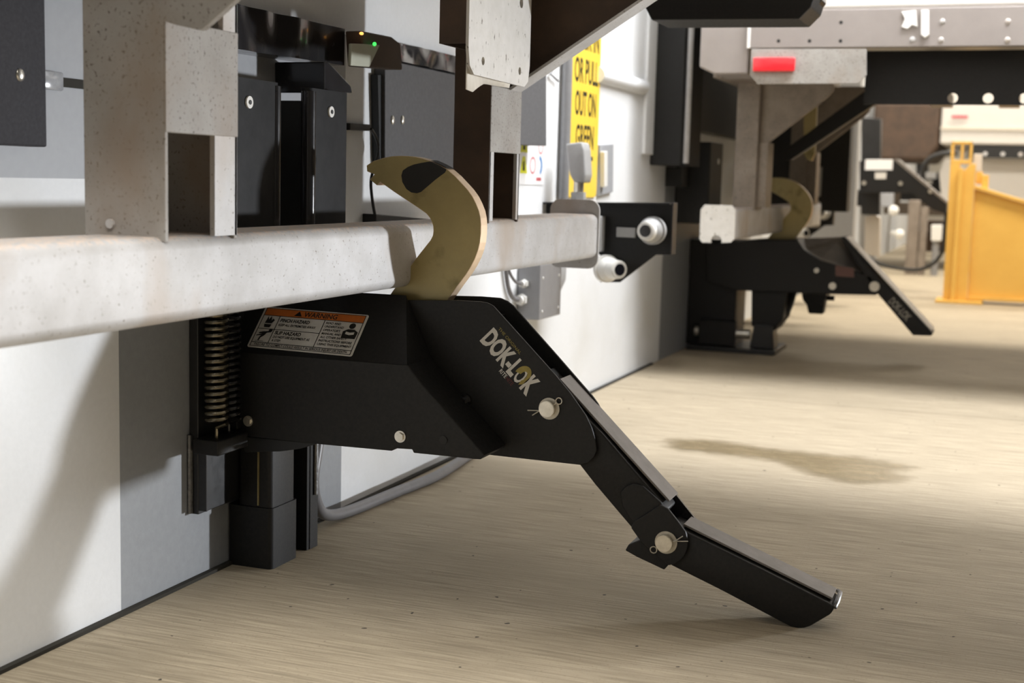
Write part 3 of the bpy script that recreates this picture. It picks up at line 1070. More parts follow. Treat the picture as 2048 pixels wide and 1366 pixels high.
# grey hose on the floor by the wall
bm = NB()
hp = [(0.03, 2.50, 0.30), (0.035, 2.466, 0.185), (0.04, 2.438, 0.116), (0.04, 2.455, 0.06), (0.04, 2.50, 0.026), (0.045, 2.60, 0.0135), (0.06, 2.80, 0.0135), (0.075, 3.0, 0.0135), (0.06, 3.2, 0.0135), (0.03, 3.5, 0.0135)]
tube(bm, smooth_path(hp, 8), 0.0125, 14)
tag(mesh_obj('hose', bm, 'hose_grey', None, True), 'thick grey hose curving down the wall onto the concrete floor', 'hose')

# pictogram sheet
e = thing('safety_sheet', (0, 3.85, 0.73), 'white sheet of small safety pictograms on the white wall', 'sign')
sy0, sz0 = 3.735, 0.735
SM = Matrix(((0, 0, 1, 0.0008), (1, 0, 0, sy0), (0, 1, 0, sz0), (0, 0, 0, 1)))
bm = NB()
sheet(bm, [(0, 0), (0.225, 0), (0.225, 0.16), (0, 0.16)], SM, 0.001)
sh = mesh_obj('sheet', bm, 'sign_white', e)
S2 = SM @ Matrix.Translation((0, 0, 0.0014))
for (x_, z_) in ((0.045, 0.095), (0.045, 0.033)):
    bm = NB()
    flat(bm, [(x_ - 0.032, z_), (x_ + 0.032, z_), (x_ + 0.012, z_ + 0.05), (x_ - 0.012, z_ + 0.05)], S2)
    t_ = mesh_obj('yellow_triangle', bm, 'pict_yellow', sh)
    bm = NB()
    flat(bm, [(x_ - 0.01, z_ + 0.008), (x_ + 0.01, z_ + 0.008), (x_ + 0.004, z_ + 0.03), (x_ + 0.008, z_ + 0.038), (x_ - 0.006, z_ + 0.034)], S2, 0.0003)
    mesh_obj('symbol', bm, 'print_black', sh)
bm = NB()
for c in ((0.125, 0.058, 0.026), (0.195, 0.115, 0.022)):
    o_ = circle(c[0], c[1], c[2], 20)
    i_ = circle(c[0], c[1], c[2] * 0.8, 20)
    vo = [bm.verts.new(S2 @ Vector((*q, 0))) for q in o_]
    vi = [bm.verts.new(S2 @ Vector((*q, 0))) for q in i_]
    for k in range(20):
        bm.faces.new((vo[k], vo[(k + 1) % 20], vi[(k + 1) % 20], vi[k]))
mesh_obj('ring_symbol', bm, 'sign_red', sh)
bm = NB()
gp = [(0.185 + 0.028 * math.cos(math.radians(a)), 0.058 + 0.03 * math.sin(math.radians(a))) for a in range(-70, 91, 16)] + [(0.185 + 0.014 * math.cos(math.radians(a)), 0.058 + 0.018 * math.sin(math.radians(a))) for a in range(90, -71, -16)]
flat(bm, gp, S2)
mesh_obj('blue_arrow', bm, 'pict_blue', sh)
bm = NB()
flat(bm, [(0.16, 0.012), (0.205, 0.012), (0.205, 0.022), (0.16, 0.022)], S2)
mesh_obj('red_strip', bm, 'sign_red', sh)

# conduit and its clip
bm = NB()
cyl(bm, (0.02, 4.11, 0.69), (0.02, 4.11, 1.5), 0.017, 16)
o = tag(mesh_obj('conduit', bm, 'box_grey', None, True), 'vertical grey conduit beside the yellow sign', 'conduit')
bm = NB()
tube(bm, [atX(1118, 118, 0.01), atX(1101, 148, 0.01), atX(1116, 162, 0.01)], 0.004, 6)
mesh_obj('clip', bm, 'box_grey', o, True)
bm = NB()
box(bm, 0.0008, 0.012, 4.155, 4.19, 0.69, 1.5, 0.002)
tag(mesh_obj('cover_strip', bm, 'plastic_white'), 'white cover strip between conduit and yellow sign', 'strip')

# yellow sign
e = thing('yellow_sign', (0, 4.36, 0.69), 'tall yellow sign telling drivers to move on the green light', 'sign')
gy0, gy1, gz0, gz1 = 4.205, 4.52, 0.695, 1.33
bm = NB()
prism(bm, round_rect(gy0, gy1, gz0, gz1, 0.02, 4), 0.001, 0.006, 'x')
sg = mesh_obj('board', bm, 'sign_yellow', e)
GM = Matrix(((0, 0, 1, 0.0062), (1, 0, 0, gy0), (0, 1, 0, gz0), (0, 0, 0, 1)))
for s, zc, w in (('BACK IN', 1.185, 0.26), ('OR PULL', 1.075, 0.262), ('OUT ON', 0.968, 0.232), ('GREEN', 0.858, 0.20), ('LIGHT', 0.755, 0.20)):
    bm = NB()
    add_text(bm, s, GM @ Matrix.Translation(((gy1 - gy0) / 2, zc - gz0, 0)), 0.078, w, 0.018, 0, 'CENTER')
    mesh_obj('lettering', bm, 'print_black', sg)

# ball joint lamp standing on the sensor bracket
e = thing('signal_lamp', (0.09, 4.03, 0.69), 'flat grey lamp head on a short stem in front of the yellow sign', 'lamp')
bm = NB()
q = [(1134, 288), (1166, 284), (1171, 300), (1174, 350), (1170, 366), (1150, 364), (1142, 350)]
prism(bm, xz(q, 4.0), 3.985, 4.06, 'y', 0.006, 3)
mesh_obj('head', bm, 'plastic_grey', e, True)
bm = NB()
p0, p1 = atY(1158, 360, 4.02), atY(1157, 385, 4.02)
cyl(bm, p0, p1, 0.016, 16)
mesh_obj('stem', bm, 'steel_bright', e, True)
bm = NB()
cyl(bm, (p1.x, 4.02, 0.684), (p1.x, 4.02, 0.715), 0.024, 6)
mesh_obj('nut', bm, 'plastic_grey', e)

# recessed handle plate on the wall
e = thing('wall_plate', atX(1208, 390, 0.0), 'small pale grey plate with an upright white bar beside the yellow sign', 'wall plate')
bm = NB()
prism(bm, yz([(1196, 290), (1223, 288), (1222, 384), (1194, 392)], 0.004), 0.0008, 0.012, 'x', 0.002)
mesh_obj('plate', bm, 'pale_grey_paint', e)
bm = NB()
prism(bm, yz([(1200, 303), (1206, 302), (1206, 372), (1200, 374)], 0.013), 0.0125, 0.03, 'x', 0.002)
mesh_obj('bar', bm, 'plastic_white', e)

# white ledge pipe
bm = NB()
cyl(bm, (0.0, 4.50, 1.115), (0.0, 5.11, 1.115), 0.028, 20)
tag(mesh_obj('pipe', bm, 'white_paint', None, True), 'white painted pipe running level along the white wall past the sign', 'pipe')


# sensor brackets standing out from the wall, with dome cameras
def sensor_bracket(y, lab, g):
    e = thing('sensor_bracket', (0.0, y, 0.43), lab, 'bracket', g)
    bm = NB()
    prism(bm, [(0.001, 0.682), (0.405, 0.692), (0.403, 0.534), (0.36, 0.532), (0.249, 0.442), (0.185, 0.439), (0.182, 0.525), (0.03, 0.53), (0.001, 0.58)], y, y + 0.006, 'y', 0.001)
    mesh_obj('plate', bm, 'black_paint', e)
    bm = NB()
    prism(bm, [(0.001, 0.682), (0.405, 0.692), (0.405, 0.686), (0.001, 0.676)], y - 0.035, y, 'y', 0.001)
    mesh_obj('top_flange', bm, 'black_paint', e)
    bm = NB()
    box(bm, 0.405, 0.409, y - 0.005, y + 0.05, 0.534, 0.692, 0.001)
    mesh_obj('end_flange', bm, 'black_worn', e)
    bm = NB()
    box(bm, 0.168, 0.196, y - 0.05, y - 0.001, 0.535, 0.645, 0.004)
    mesh_obj('grey_block', bm, 'plastic_grey', e)
    for (x, z, d, ln) in ((0.352, 0.606, Vector((-0.15, -1, 0.0)), 0.0), (0.214, 0.484, Vector((0.85, -0.75, 0.03)), 0.02)):
        d.normalize()
        c = Vector((x, y - 0.028, z))
        bm = NB()
        cyl(bm, c - d * 0.018, c + d * 0.010, 0.043, 28, bevel=0.006)
        ball(bm, c + d * 0.010, 0.038, 24, 14)
        dm = mesh_obj('dome_camera', bm, 'plastic_grey' if ln == 0 else 'plastic_white', e, True)
        bm = NB()
        cyl(bm, c + d * 0.030, c + d * (0.052 + ln), 0.031, 24, r2=0.028, bevel=0.003)
        mesh_obj('lens_ring', bm, 'plastic_white', dm, True)
        bm = NB()
        cyl(bm, c + d * (0.050 + ln), c + d * (0.0535 + ln), 0.018, 20)
        mesh_obj('lens', bm, 'lens_black', dm)
    bm = NB()
    box(bm, 0.235, 0.295, y - 0.012, y - 0.001, 0.582, 0.612, 0.001)
    t_ = mesh_obj('type_tag', bm, 'plastic_grey', e)
    return e


sensor_bracket(4.0, 'black bracket with two white dome cameras below the grey lamp head', None)
sensor_bracket(7.9, 'black camera bracket beyond the second dock lock hook', None)

# junction box with cable glands
e = thing('junction_box', (0.0, 3.85, 0.335), 'grey metal junction box with two cable glands under the guard bar end', 'junction box')
bm = NB()
box(bm, 0.001, 0.073, 3.755, 3.955, 0.335, 0.50, 0.003)
jb = mesh_obj('box', bm, 'box_grey', e)
for u, w, r in ((1049, 567, 0.013), (1044, 599, 0.018)):
    c = atY(u, w, 3.75)
    bm = NB()
    cyl(bm, (c.x, 3.755, c.z), (c.x, 3.735, c.z), r, 6)
    cyl(bm, (c.x, 3.735, c.z), (c.x, 3.72, c.z), r * 0.7, 16)
    g_ = mesh_obj('gland', bm, 'plastic_white', e)
    bm = NB()
    tube(bm, smooth_path([(c.x, 3.73, c.z), (c.x - 0.008, 3.69, c.z + 0.01), (max(0.01, c.x - 0.03), 3.65, c.z + 0.05), (0.012, 3.62, c.z + 0.12)], 6), r * 0.35, 8)
    mesh_obj('wire', bm, 'hose_grey', g_, True)
for yy, z in ((3.78, 0.36), (3.93, 0.36), (3.78, 0.46), (3.93, 0.46)):
    bm = NB()
    cyl(bm, (0.073, yy, z), (0.0745, yy, z), 0.004, 10)
    mesh_obj('screw', bm, 'plastic_white', jb)
bm = NB()
prism(bm, yz([(1106, 532), (1122, 530), (1120, 560), (1110, 582), (1106, 582)], 0.02), 0.001, 0.04, 'x', 0.003)
tag(mesh_obj('cable_cover', bm, 'plastic_grey', None, True), 'small grey cable cover beside the junction box', 'cover')

# ------------------------------------------------------------------ puddle
bm = NB()
pix = [(1318, 885), (1340, 876), (1420, 878), (1500, 888), (1560, 897), (1640, 905), (1720, 912), (1800, 925), (1845, 938), (1805, 946), (1832, 956), (1800, 969), (1700, 971), (1640, 958), (1590, 945), (1540, 925), (1480, 917), (1400, 908), (1335, 900)]
pud = [(atP(u, w, (0, 0, 0), Vector((0, 0, 1))).x, atP(u, w, (0, 0, 0), Vector((0, 0, 1))).y) for u, w in pix]
sm = [(p.x, p.y) for p in smooth_path([(x, y, 0) for x, y in pud] + [(pud[0][0], pud[0][1], 0)], 4)[:-1]]


def depth_in(x, y):
    """distance from the shore, positive inside the puddle"""
    ins, best = False, 9.0
    for (x0, y0_), (x1, y1_) in zip(sm, sm[1:] + sm[:1]):
        if (y0_ > y) != (y1_ > y) and x < (x1 - x0) * (y - y0_) / (y1_ - y0_) + x0:
            ins = not ins
        dx_, dy_ = x1 - x0, y1_ - y0_
        k = max(0.0, min(1.0, ((x - x0) * dx_ + (y - y0_) * dy_) / (dx_ * dx_ + dy_ * dy_ + 1e-12)))
        best = min(best, math.hypot(x - x0 - k * dx_, y - y0_ - k * dy_))
    return best if ins else -best


lay = bm.verts.layers.float.new('wet')
gx0, gx1 = min(p[0] for p in sm) - 0.02, max(p[0] for p in sm) + 0.02
gy0_, gy1_ = min(p[1] for p in sm) - 0.02, max(p[1] for p in sm) + 0.02
NX, NY = 70, 40
gv = {}
for i in range(NX + 1):
    for j in range(NY + 1):
        x, y = gx0 + (gx1 - gx0) * i / NX, gy0_ + (gy1_ - gy0_) * j / NY
        dd = depth_in(x, y)
        if dd > -0.012:
            v_ = bm.verts.new((x, y, 0.0009))
            v_[lay] = max(0.0, min(1.0, dd / 0.07))
            gv[i, j] = v_
for i in range(NX):
    for j in range(NY):
        k4 = [(i, j), (i + 1, j), (i + 1, j + 1), (i, j + 1)]
        if all(k in gv for k in k4):
            bm.faces.new([gv[k] for k in k4])
pu = tag(mesh_obj('puddle', bm, 'wet_concrete'), 'dark shallow wet patch on the concrete floor beyond the ramp', 'puddle')
nt = MATS['wet_concrete'].node_tree
bs = nt.nodes['Principled BSDF']
at = nt.nodes.new('ShaderNodeAttribute')
at.attribute_name = 'wet'
nz = nt.nodes.new('ShaderNodeTexNoise')
nz.inputs['Scale'].default_value = 14
ma = nt.nodes.new('ShaderNodeMath')
ma.operation = 'ADD'
nt.links.new(at.outputs['Fac'], ma.inputs[0])
nt.links.new(nz.outputs['Fac'], ma.inputs[1])
mr = nt.nodes.new('ShaderNodeMapRange')
mr.inputs['From Min'].default_value = 0.45
mr.inputs['From Max'].default_value = 1.45
mr.inputs['To Max'].default_value = 0.75
nt.links.new(ma.outputs[0], mr.inputs['Value'])
nt.links.new(mr.outputs['Result'], bs.inputs['Alpha'])

# ------------------------------------------------------------------ second bay: bumper post, lock, trailer
e = thing('dock_bumper', (0.0, 5.15, 0.80), 'tall black dock bumper post with a bright steel edge beside the white wall', 'dock bumper')
bm = NB()
box(bm, 0.0008, 0.128, 5.255, 5.52, 0.82, 1.6, 0.006)
mesh_obj('rubber_core', bm, 'rubber', e)
bm = NB()
box(bm, 0.1285, 0.142, 5.265, 5.53, 0.82, 1.6, 0.003)
mesh_obj('face_plate', bm, 'bumper_face', e)
bm = NB()
cyl(bm, (0.142, 5.275, 0.83), (0.142, 5.275, 1.6), 0.013, 14)
mesh_obj('steel_edge', bm, 'galv', e, True)
bm = NB()
box(bm, 0.0008, 0.07, 5.52, 5.66, 0.735, 0.818, 0.004)
tag(mesh_obj('bumper_block', bm, 'rubber'), 'small black rubber block under the tall bumper post', 'bumper')
# recess parts under the second dock edge
bm = NB()
box(bm, 0.0008, 0.06, 5.56, 9.0, 0.98, 2.0, 0.004)
tag(mesh_obj('dock_seal', bm, 'rubber'), 'black dock seal panel on the wall behind the second trailer', 'seal panel')
e = thing('dock_bumper', (0.0, 5.9, 0.6), 'black bumper with one pale bolt on the wall behind the second trailer upright', 'dock bumper')
bm = NB()
box(bm, 0.0008, 0.15, 5.70, 5.96, 0.58, 0.93, 0.006)
mesh_obj('rubber_core', bm, 'rubber', e)
bm = NB()
cyl(bm, (0.151, 5.86, 0.85), (0.154, 5.86, 0.85), 0.012, 14)
mesh_obj('bolt', bm, 'plastic_white', e)

# second trailer
t2 = thing('semi_trailer', (0.35, 6.15, 0.545), 'trailer with a red marker lamp under its riveted side rail', 'trailer')
bm = NB()
prism(bm, round_rect(0.285, 0.405, 0.545, 0.662, 0.012, 4), 5.0, 7.36, 'y')
mesh_obj('crossbar', bm, 'galv', t2, True)
bm = NB()
hs = [(0.338 + 0.022 * math.cos(math.radians(a)), 0.5375 + 0.024 * math.sin(math.radians(a))) for a in range(180, -1, -18)]
outer = [(0.285, 0.532), (0.318, 0.532)] + hs[1:-1] + [(0.358, 0.534), (0.392, 0.536), (0.405, 0.55), (0.405, 0.655), (0.392, 0.674), (0.288, 0.674), (0.274, 0.655), (0.274, 0.545)]
prism(bm, outer, 4.99, 5.0, 'y')
mesh_obj('end_plate', bm, 'bare_plate', t2)
bm = NB()
prism(bm, round_rect(0.274, 0.405, 0.532, 0.674, 0.015, 3), 7.36, 7.368, 'y')
mesh_obj('end_plate', bm, 'galv', t2)
for y in (5.35, 6.75):
    bm = NB()
    box(bm, 0.322, 0.412, y, y + 0.16, 0.655, 1.24, 0.003)
    up = mesh_obj('upright', bm, 'galv_dark', t2)
    bm = NB()
    box(bm, 0.4125, 0.45, y + 0.02, y + 0.15, 0.662, 0.92, 0.002)
    mesh_obj('flange', bm, 'galv_dark', up)
    bm = NB()
    prism(bm, [(0.4125, 0.90), (0.45, 0.92), (0.665, 1.095), (0.69, 1.125), (0.68, 1.24), (0.4125, 1.24)], y + 0.03, y + 0.05, 'y', 0.002)
    mesh_obj('gusset', bm, 'galv_dark', t2)
# rear corner of the frame
bm = NB()
prism(bm, [(0.275, 1.36), (0.275, 1.17), (0.33, 1.145), (0.452, 1.145), (0.452, 1.36)], 4.86, 5.10, 'y', 0.006)
mesh_obj('corner_casting', bm, 'trailer_rail', t2)
bm = NB()
box(bm, 0.275, 0.46, 5.10, 7.45, 1.15, 1.36, 0.004)
mesh_obj('rear_sill', bm, 'galv_dark', t2)
bm = NB()
box(bm, 0.454, 8.0, 4.85, 4.875, 1.234, 1.365, 0.003)
rail = mesh_obj('side_rail', bm, 'trailer_rail', t2)
bm = NB()
box(bm, 0.447, 0.458, 4.845, 4.85, 1.234, 1.34, 0.001)
mesh_obj('edge_strip', bm, 'plastic_white', rail)
for i, (u, w) in enumerate([(1558, 45), (1620, 45), (1682, 45), (1557, 82), (1619, 82), (1681, 82)]):
    c = atY(u, w, 4.85)
    bm = NB()
    cyl(bm, (c.x, 4.8495, c.z), (c.x, 4.8505, c.z), 0.0065, 12)
    mesh_obj('bolt_hole', bm, 'print_black', rail)
for i, (u, w) in enumerate([(1885, 43), (2016, 43), (1882, 80), (2015, 80), (1825, 79)]):
    c = atY(u, w, 4.85)
    bm = NB()
    ball(bm, (c.x, 4.85, c.z), 0.010, 12, 8, (1, 0.5, 1))
    mesh_obj('rivet', bm, 'galv', rail, True)
bm = NB()
prism(bm, xz([(1842, 20), (1858, 20), (1858, 70), (1850, 76), (1842, 70)], 4.84), 4.835, 4.85, 'y', 0.002)
mesh_obj('latch_handle', bm, 'plastic_white', rail)
bm = NB()
prism(bm, xz([(1803, 24), (1832, 20), (1835, 54), (1824, 50), (1815, 58), (1803, 54), (1810, 38)], 4.845), 4.842, 4.85, 'y', 0.001)
mesh_obj('latch_keeper', bm, 'plastic_white', rail)
bm = NB()
box(bm, 0.28, 8.0, 4.86, 7.44, 1.366, 3.2, 0.01)
mesh_obj('body', bm, 'trailer_white', t2)
bm = NB()
pp = xz([(1503, 98), (1733, 98), (1733, 150), (1716, 167), (1515, 168), (1500, 150)], 4.846)
prism(bm, pp, 4.846, 4.853, 'y', 0.001)
lp = mesh_obj('lamp_plate', bm, 'galv_post', t2)
bm = NB()
c0, c1 = atY(1506, 143, 4.84), atY(1591, 115, 4.84)
box(bm, c0.x, c1.x, 4.828, 4.8455, c0.z, c1.z, 0.005, 3)
mesh_obj('marker_lamp', bm, 'red_lens', lp, True)
# slider rail with open holes, cross members
outer = [(0.845, 1.238), (0.845, 1.05), (8.0, 1.046), (8.0, 1.238)]
hol = []
for k in range(12):
    hol.append(circle(1.148 + 0.118 * k, 1.073, 0.018, 14))
bm = NB()
prism_holes(bm, outer, hol, 5.02, 5.03, 'y')
mesh_obj('slider_rail', bm, 'black_paint', t2)
for k in range(6):
    bm = NB()
    box(bm, 0.95 + 0.32 * k, 1.05 + 0.32 * k, 5.06, 7.3, 1.17, 1.23, 0.003)
    mesh_obj('cross_member', bm, 'galv_dark', t2)
bm = NB()
p0, p1 = (0.80, 1.16), (0.50, 0.94)
prism(bm, [(0.86, 1.21), (0.46, 0.90), (0.46, 0.86), (0.49, 0.86), (0.90, 1.15)], 5.7, 5.76, 'y', 0.002)
mesh_obj('brace', bm, 'black_paint', t2)

# second lock: another model with arm, columns and roller foot
d2 = thing('dock_lock', (0.0, 6.05, 0.0), 'black dock lock with columns and a long lettered ramp arm under the second trailer', 'dock lock')
bm = NB()
box(bm, 0.02, 0.42, 5.96, 6.30, 0.0, 0.022, 0.003)
mesh_obj('base_plate', bm, 'black_worn', d2)
bm = NB()
box(bm, 0.002, 0.225, 6.03, 6.26, 0.022, 0.50, 0.006)
mesh_obj('column', bm, 'black_paint', d2)
bm = NB()
prism(bm, [(0.285, 0.50), (0.47, 0.50), (0.44, 0.16), (0.40, 0.10), (0.30, 0.12)], 6.02, 6.24, 'y', 0.005)
mesh_obj('column', bm, 'black_paint', d2)
bm = NB()
prism(bm, [(0.30, 0.022), (0.41, 0.022), (0.40, 0.13), (0.315, 0.13)], 6.0, 6.12, 'y', 0.006)
mesh_obj('foot_block', bm, 'black_worn', d2)
bm = NB()
cyl(bm, (0.05, 6.0, 0.085), (0.30, 6.0, 0.085), 0.022, 16)
mesh_obj('roller', bm, 'steel_bright', d2, True)
bm = NB()
box(bm, 0.07, 0.24, 5.97, 6.03, 0.03, 0.14, 0.004)
mesh_obj('roller_bracket', bm, 'black_paint', d2)
bm = NB()
tube(bm, smooth_path([(0.47, 6.15, 0.30), (0.44, 6.12, 0.18), (0.36, 6.1, 0.09), (0.33, 6.05, 0.05)], 6), 0.014, 8)
mesh_obj('hose', bm, 'hose_black', d2, True)
bm = NB()
prism(bm, [(0.50, 0.40), (0.58, 0.40), (0.60, 0.28), (0.585, 0.17), (0.52, 0.17), (0.49, 0.28)], 6.25, 6.33, 'y', 0.006)
cyl(bm, (0.545, 6.22, 0.26), (0.545, 6.36, 0.26), 0.055, 20)
cyl(bm, (0.49, 6.28, 0.245), (0.63, 6.28, 0.245), 0.012, 12)
mesh_obj('guide_arm', bm, 'black_paint', d2)
bm = NB()
prism(bm, xz([(1415, 488), (1520, 479), (1596, 479), (1608, 498), (1637, 518), (1745, 553), (1754, 590), (1632, 587), (1470, 580), (1415, 560)], 6.02), 6.0, 6.28, 'y', 0.004)
mesh_obj('carriage', bm, 'black_paint', d2)
bm = NB()
a_ = [atY(1594, 477, 6.20), atY(1682, 474, 6.20), atY(1743, 550, 6.02), atY(1640, 518, 5.995), atY(1606, 498, 6.08)]
vs = [bm.verts.new(p) for p in a_]
bm.faces.new(vs)
sc = mesh_obj('sloped_cover', bm, 'ramp_plate', d2)
sc.modifiers.new('t', 'SOLIDIFY').thickness = 0.006
rn = [(1680, 474), (1690, 474), (1750, 548), (1866, 668), (1862, 672), (1826, 671), (1757, 590), (1735, 560)]
bm = NB()
prism(bm, xz(rn, 6.0), 6.0, 6.16, 'y', 0.004)
ra = mesh_obj('ramp_arm', bm, 'black_paint', d2)
a = atY(1690, 476, 6.0)
b = atY(1862, 664, 6.0)
top_plate((a.x, a.z), (b.x, b.z), 6.01, 6.17, 0.002, 0.005, ra, 'bare_plate')
A = atY(1776, 604, 6.0)
B = atY(1813, 643, 6.0)
Tt = atY(1787, 594, 6.0)
bm = NB()
M2 = frame_m(A - Vector((0, 0.0008, 0)), B - A, Tt - A)
add_text(bm, 'DOK-LOK', M2, (Tt - A).length, (B - A).length, 0.03)
mesh_obj('lettering', bm, 'print_dim', ra)
for u, w, r in ((1749, 573, 0.022), (1665, 572, 0.016), (1633, 541, 0.011)):
    c = atY(u, w, 5.99)
    bm = NB()
    cyl(bm, (c.x, 6.0, c.z), (c.x, 5.985, c.z), r, 18)
    mesh_obj('pin', bm, 'steel_bright', d2, True)
bm = NB()
prism(bm, xz([(1671, 531), (1708, 536), (1708, 555), (1671, 552)], 5.995), 5.993, 5.9985, 'y')
mesh_obj('faded_label', bm, 'print_faded', d2)
dx, dy = 0.068, 6.11
hz2 = [(x + 0.062, z) for x, z in hz]
bm = NB()
prism(bm, hz2, dy, dy + 0.03, 'y', 0.0008, 1)
h2 = mesh_obj('hook', bm, ['brass', 'brass_rim_lit'], d2)
for p_ in h2.data.polygons:
    p_.material_index = 1 if abs(p_.normal.y) < 0.9 else 0
bm = NB()
prism(bm, [(0.468, 1.16), (0.525, 1.16), (0.528, 0.90), (0.515, 0.865), (0.495, 0.868), (0.475, 0.90)], 6.13, 6.16, 'y', 0.002)
tag(mesh_obj('gold_bar', bm, 'brass'), 'narrow brass bar hanging behind the second trailer gusset', 'bar')

# black column and pale panels of the third bay's near edge
e = thing('dock_column', (0.0, 7.2, 0.45), 'tall black dock column with a pale inset strip behind the second hook', 'column')
bm = NB()
cx0, cx1 = atY(1628, 300, 7.45).x, atY(1700, 300, 7.45).x
box(bm, 0.002, cx1, 7.45, 7.6, 0.62, 1.22, 0.005)
mesh_obj('column_body', bm, 'rubber', e)
bm = NB()
box(bm, cx0 + 0.02, cx0 + 0.05, 7.438, 7.449, 0.70, 0.86, 0.002)
mesh_obj('inset_strip', bm, 'plastic_grey', e)
bm = NB()
box(bm, 0.002, atY(1715, 300, 8.6).x, 8.6, 8.75, 0.2, 1.45, 0.004)
tag(mesh_obj('wall_pillar', bm, 'plastic_grey'), 'pale pillar between the black column and the raised far lock', 'pillar')

# third lock further down the wall and its further twin
def far_lock(y, lab, x_off=0.0):
    e = thing('dock_lock', (0.0, y, 0.0), lab, 'dock lock')
    def P(pts):
        return [(x + x_off, z) for x, z in xz(pts, 9.9)]
    bm = NB()
    prism(bm, P([(1719, 322), (1790, 320), (1893, 408), (1893, 428), (1866, 420), (1822, 386), (1719, 386)]), y, y + 0.2, 'y', 0.005)
    bd = mesh_obj('arm_body', bm, 'black_paint', e)
    bm = NB()
    prism(bm, P([(1790, 318), (1796, 318), (1897, 405), (1893, 408), (1789, 321)]), y - 0.004, y + 0.21, 'y', 0.002)
    mesh_obj('ramp_plate', bm, 'ramp_plate', bd)
    bm = NB()
    prism(bm, P([(1716, 232), (1756, 234), (1753, 432), (1716, 430)]), y + 0.21, y + 0.33, 'y', 0.005)
    mesh_obj('column', bm, 'black_worn', e)
    bm = NB()
    prism(bm, P([(1731, 319), (1786, 319), (1785, 340), (1730, 340)]), y - 0.006, y - 0.001, 'y', 0.001)
    mesh_obj('white_label', bm, 'sign_white', bd)
    bm = NB()
    prism(bm, P([(1750, 345), (1773, 345), (1772, 358), (1750, 358)]), y - 0.006, y - 0.001, 'y', 0.001)
    mesh_obj('small_label', bm, 'print_white', bd)
    for u, w in ((1728, 366), (1801, 367), (1861, 383)):
        c = P([(u, w)])[0]
        bm = NB()
        cyl(bm, (c[0], y, c[1]), (c[0], y - 0.01, c[1]), 0.016, 12)
        mesh_obj('bolt', bm, 'steel_bright', bd)
    bm = NB()
    prism(bm, P([(1719, 436), (1738, 430), (1750, 436), (1749, 518), (1718, 512)]), y + 0.35, y + 0.5, 'y', 0.004)
    mesh_obj('shield', bm, 'trailer_white', e)
    bm = NB()
    box(bm, 0.001, 0.36 + x_off, y + 0.24, y + 0.30, 0.62, 0.74, 0.004)
    mesh_obj('wall_arm', bm, 'black_worn', e)
    return e


far_lock(9.9, 'raised black dock lock with a white label beside the yellow guard')
far_lock(16.5, 'distant black dock lock seen under the raised one', -0.05)
bm = NB()
tube(bm, smooth_path([atY(u, w, 9.6) for u, w in ((1735, 512), (1760, 528), (1800, 537), (1838, 539), (1868, 526), (1886, 500), (1890, 470), (1892, 425))], 6), 0.012, 8)
tag(mesh_obj('hose', bm, 'hose_black', None, True), 'black hose sagging in a loop behind the second lock ramp', 'hose')
bm = NB()
tube(bm, smooth_path([atY(u, w, 10.3) for u, w in ((1848, 372), (1846, 340), (1860, 318), (1885, 308), (1915, 305))], 6), 0.02, 8)
tag(mesh_obj('hose', bm, 'hose_black', None, True), 'thick black hose arching beside the yellow guard post', 'hose')

t3 = thing('semi_trailer', (2.0, 14.2, 0.0), 'white trailer side with a short red marker beyond the yellow guard', 'trailer')
# far end: stand carrying a box and two dome cameras
e = thing('camera_stand', (0.62, 12.4, 0.0), 'grey stand with a pale box and two white dome cameras beyond the raised lock', 'stand')
bm = NB()
prism(bm, [(0.50, 0.0), (0.60, 0.0), (0.60, 0.66), (0.50, 0.66)], 12.40, 12.5, 'y', 0.01)
mesh_obj('post', bm, 'galv_dark', e)
bm = NB()
prism(bm, [(0.61, 0.0), (0.67, 0.0), (0.67, 0.60), (0.61, 0.60)], 12.40, 12.46, 'y', 0.006)
mesh_obj('post', bm, 'galv_dark', e)
bm = NB()
prism(bm, xz([(1756, 385), (1785, 385), (1784, 414), (1755, 414)], 12.3), 12.32, 12.5, 'y', 0.01)
mesh_obj('control_box', bm, 'pale_grey_paint', e)
for i, (u, w, y, r) in enumerate(((1787, 421, 12.2, 0.045), (1799, 468, 12.2, 0.042))):
    c = atY(u, w, y)
    bm = NB()
    ball(bm, c, r, 18, 12)
    cyl(bm, c + Vector((0, 0, 0.0)), c + Vector((-0.03 - 0.05 * i, 0.22, 0.0)), r * 0.5, 12)
    mesh_obj('dome_camera', bm, 'plastic_white', e, True)
e = thing('post_box', (1.0, 12.4, 0.0), 'small white box on a thin post low beside the yellow guard', 'control box')
q = xz([(1862, 450), (1884, 450), (1882, 482), (1862, 482)], 12.3)
bm = NB()
prism(bm, q, 12.32, 12.45, 'y', 0.006)
mesh_obj('box', bm, 'plastic_white', e)
bm = NB()
cyl(bm, ((q[0][0] + q[1][0]) / 2, 12.39, 0), ((q[0][0] + q[1][0]) / 2, 12.39, q[2][1]), 0.03, 12)
mesh_obj('post', bm, 'box_grey', e, True)
bm = NB()
box(bm, 0.15, 1.55, 14.0, 14.12, 0.50, 0.62, 0.01)
mesh_obj('guard_bar', bm, 'galv_dark', t3)
for x in (0.2, 1.3):
    bm = NB()
    box(bm, x, x + 0.1, 14.02, 14.10, 0.62, 1.02, 0.005)
    mesh_obj('guard_upright', bm, 'galv_dark', t3)
bm = NB()
box(bm, 0.2, 0.8, 17.2, 17.6, 0.0, 0.38, 0.01)
tag(mesh_obj('dark_crate', bm, 'dark_brown'), 'dark low box on the far floor beneath the guard bar', 'box')

